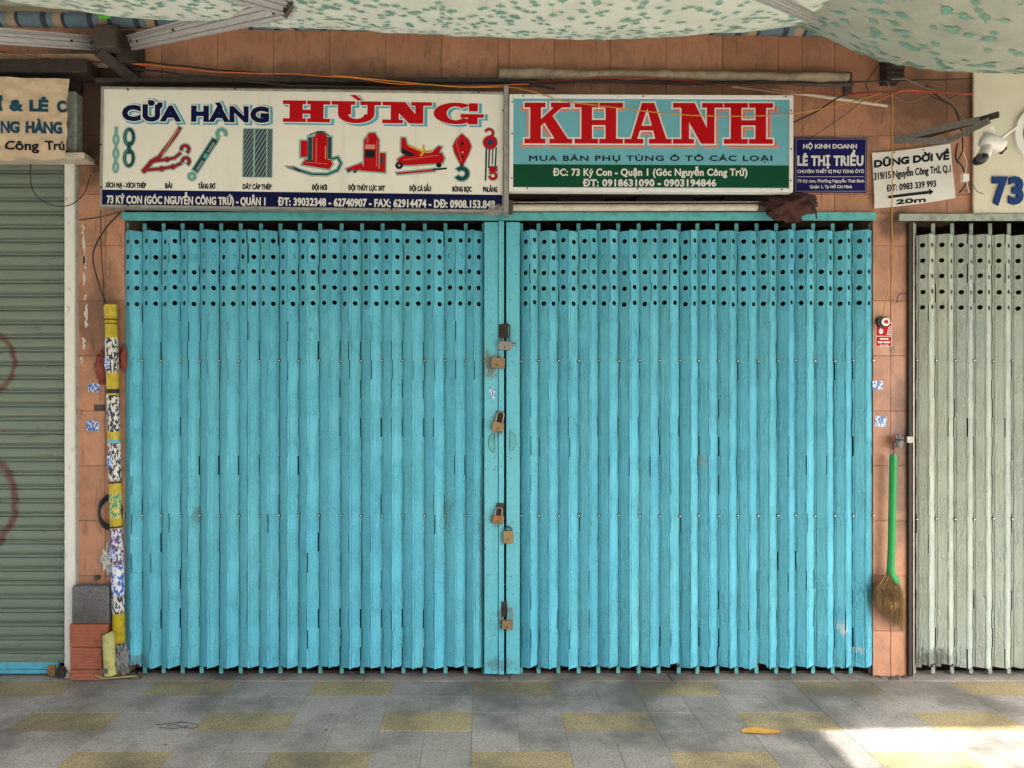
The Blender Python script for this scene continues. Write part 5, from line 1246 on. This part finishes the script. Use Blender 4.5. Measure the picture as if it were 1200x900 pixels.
# ================================================================== RIGHT PIER: BELL, RED CARD, BROOM
rc = thing('warning_card', 'small red and white card with a pointing hand under the round bell', 'card', P(1035.7, 391, -.012))
BC = Board(rc, 1035.7, 391, 0, -.012, 0.0); rc.location = P(1035.7, 391, -.012)
MB().box(-9.6 * S0, 9.6 * S0, 0, .002, -15 * S0, 13 * S0).build('card', M['ink_white'], rc, local=True)
BC.poly([rect(1026.8, 1044.6, 378.7, 393.6), rect(1026.8, 1044.6, 394.4, 405.5)], M['red'], 1)
BC.poly([ell(1032.3, 388.6, 2.6, 2.8), rect(1031, 1032.4, 383, 388), rect(1033.5, 1034.7, 385.5, 388)] + line([(1039, 392), (1044, 389)], 1) + line([(1039.5, 389.5), (1044, 386.8)], 1) + line([(1040, 387), (1044, 384.3)], 1) + line([(1041, 384.5), (1044, 382)], 1) + [rect(1039, 1044.5, 391.6, 392.6)], M['ink_white'], 2)
BC.poly([rect(1031, 1041, 396.3, 398), rect(1028.8, 1034.2, 400, 402.2), rect(1035.4, 1043, 400, 402.2), rect(1031, 1035, 404, 405), rect(1036, 1041, 404, 405)], M['ink_white'], 2)
bl = thing('door_bell', 'round white push bell with a red centre on a black base', 'bell', P(1036, 377.5, -.03))
c = P(1036, 377.5, -.03)
MB().disc((c.x - .006, 0, c.z + .003), .034, -.034, -.010, 24).build('base', M['black'], bl)
MB().disc((c.x + .003, 0, c.z), .0235, -.046, -.0345, 24).build('ring', M['cam_white'], bl)
MB().disc((c.x + .004, 0, c.z), .011, -.050, -.0465, 18).build('button', M['red'], bl)
hk_ = thing('wall_hook', 'rusty hook with a scrap of cloth holding the broom beside the sage gate', 'hook', P(1056, 517, -.05))
MB().tube([P(1067, 515, -.03), P(1058, 515.5, -.07), P(1050, 516, -.08), P(1046.5, 519, -.085), P(1046.5, 527, -.08)], .0055, 8).build('hook', M['iron'], hk_)
MB().box(px(1060, -.05), px(1069, -.05), -.075, -.045, pz(519, -.05), pz(511, -.05), .003).build('clamp', M['steel'], hk_)
crumple('cloth_scrap', P(1052, 517, -.055), .03, .02, .04, M['plastic_bag'], 21, .6, 3, parent=hk_)
MB().tube(smoothline([P(1049, 508, -.08), P(1046, 518, -.085), P(1048, 526, -.085), P(1046.5, 534, -.08)]), .003, 6).build('red_string', M['wire_red'], hk_)
bm_r = thing('broom', 'green handled straw broom hanging upside up on the right pier', 'broom', P(1045, 540, -.07))
MB().tube(smoothline([P(1046.8, 532, -.075), P(1046.3, 560, -.075), P(1045.5, 600, -.075), P(1044.8, 640, -.075), P(1043.8, 665, -.075), P(1044.5, 673, -.075), P(1049, 681, -.075), P(1053, 686, -.075)], 5), [.0165] * 1 + [.0205] * 19 + [.021, .021, .0215, .022, .022, .023, .024, .025, .025, .026, .024, .022, .019, .016, .013, .009][:16], 14).build('handle', M['green_plastic'], bm_r)
MB().disc((px(1046.6, -.1), 0, pz(537, -.1)), .0035, -.0965, -.0935, 8).build('hang_hole', M['black'], bm_r)
# straw head
rs = random.Random(9); hb = MB()
for i in range(620):
    t = rs.random(); t2 = rs.random()
    r0 = P(1039 + 12 * t, 672 + 10 * t + rs.uniform(-2, 3), -.075 + rs.uniform(-.022, .022))
    # fan: left edge bulges, tips lower right
    u1 = 1022 + 40 * (t * .85 + .15 * t2); v1 = 698 + 34 * (t ** .6) + rs.uniform(-9, 6) + (4 if t > .5 else 0)
    mid = P(1026 + 34 * t + rs.uniform(-1.5, 1.5), 690 + 4 * t, -.075 + rs.uniform(-.05, .045))
    tip = P(min(u1, 1061), v1, -.07 + rs.uniform(-.045, .045))
    w_ = rs.uniform(.0009, .0017)
    hb.tube([r0, mid, tip], [w_, w_, w_ * .5], 3, caps=False)
tag(hb.build('bristles', M['straw'], bm_r), kind='stuff')
def cutb(p): return p
core = crumple('bristle_core', P(1043, 700, -.075), .068, .030, .115, M['straw'], 31, .25, 3, parent=bm_r)
mb = MB()
for k_ in range(2): mb.tube([P(1031 + i * 2.6, 689 + k_ * 6 + 2.2 * math.sin(i * .8) + i * .5, -.125) for i in range(10)], .0016, 5)
mb.build('stitching', M['black'], bm_r)

# ================================================================== GROUND ODDMENTS
lf = thing('fallen_leaf', 'dry yellow-orange leaf lying on the paving', 'leaf', (px(892) , 0, 0)); d = 3.6
lx = (892 - 565) / F * d; lf.location = (lx, d - CD, 0.003)
mb = MB(); n = 12; up = []; lo = []
for i in range(n + 1):
    t = i / n; xx = (t - .5) * .19; hw_ = .024 * (math.sin(math.pi * min(1, t * .96 + .04)) ** .7) * (1 + .12 * math.sin(i * 2.3)); zz = .006 + .006 * math.sin(t * 5) + (.004 if t > .8 else 0)
    up.append((xx, hw_, zz + .003 * abs(math.sin(i)))); lo.append((xx, -hw_, zz * .4))
mid = [((t / n - .5) * .19, .002 * math.sin(t), .002 + .004 * math.sin(t / n * 5)) for t in range(n + 1)]
mb.add(up + mid + lo, [(i, i + n + 1, i + n + 2, i + 1) for i in range(n)] + [(i + n + 1, i + 2 * n + 2, i + 2 * n + 3, i + n + 2) for i in range(n)], True)
mb.build('blade', M['leaf'], lf, local=True)
MB().tube([(-.094, 0, .004), (-.105, .006, .006), (-.125, .012, .003)], .0018, 5).build('stalk', M['leaf'], lf, local=True)
def gp(u, v): d_ = CH * F / (v - 471); return Vector(((u - 565) / F * d_, d_ - CD, 0.004))
for i, (lab, pts) in enumerate((('thin loop of dark wire lying on the paving left of centre', [(182, 851), (200, 849), (214, 848), (228, 850), (232, 853), (222, 855), (205, 851), (196, 852)]), ('straight bit of wire beside the looped wire on the paving', [(186, 854), (205, 855), (222, 852)]))):
    p = smoothline([gp(*a) + Vector((0, 0, .003)) for a in pts], 5)
    tag(MB().tube(p, .0016, 5).build('wire_scrap', M['wire_black'], loc=p[0]), lab, 'wire scrap', 'wire scraps on the paving')
for u, v in ((194, 873), (382, 856)):
    p = gp(u, v); tag(MB().box(p.x - .008, p.x + .008, p.y - .005, p.y + .005, .001, .004, .001).build('petal', M['rag'], loc=p), 'tiny red petal on the paving below the %s' % ('left gate leaf, nearer the street' if u < 300 else 'seam of the left leaf, nearer the gate'), 'petal')
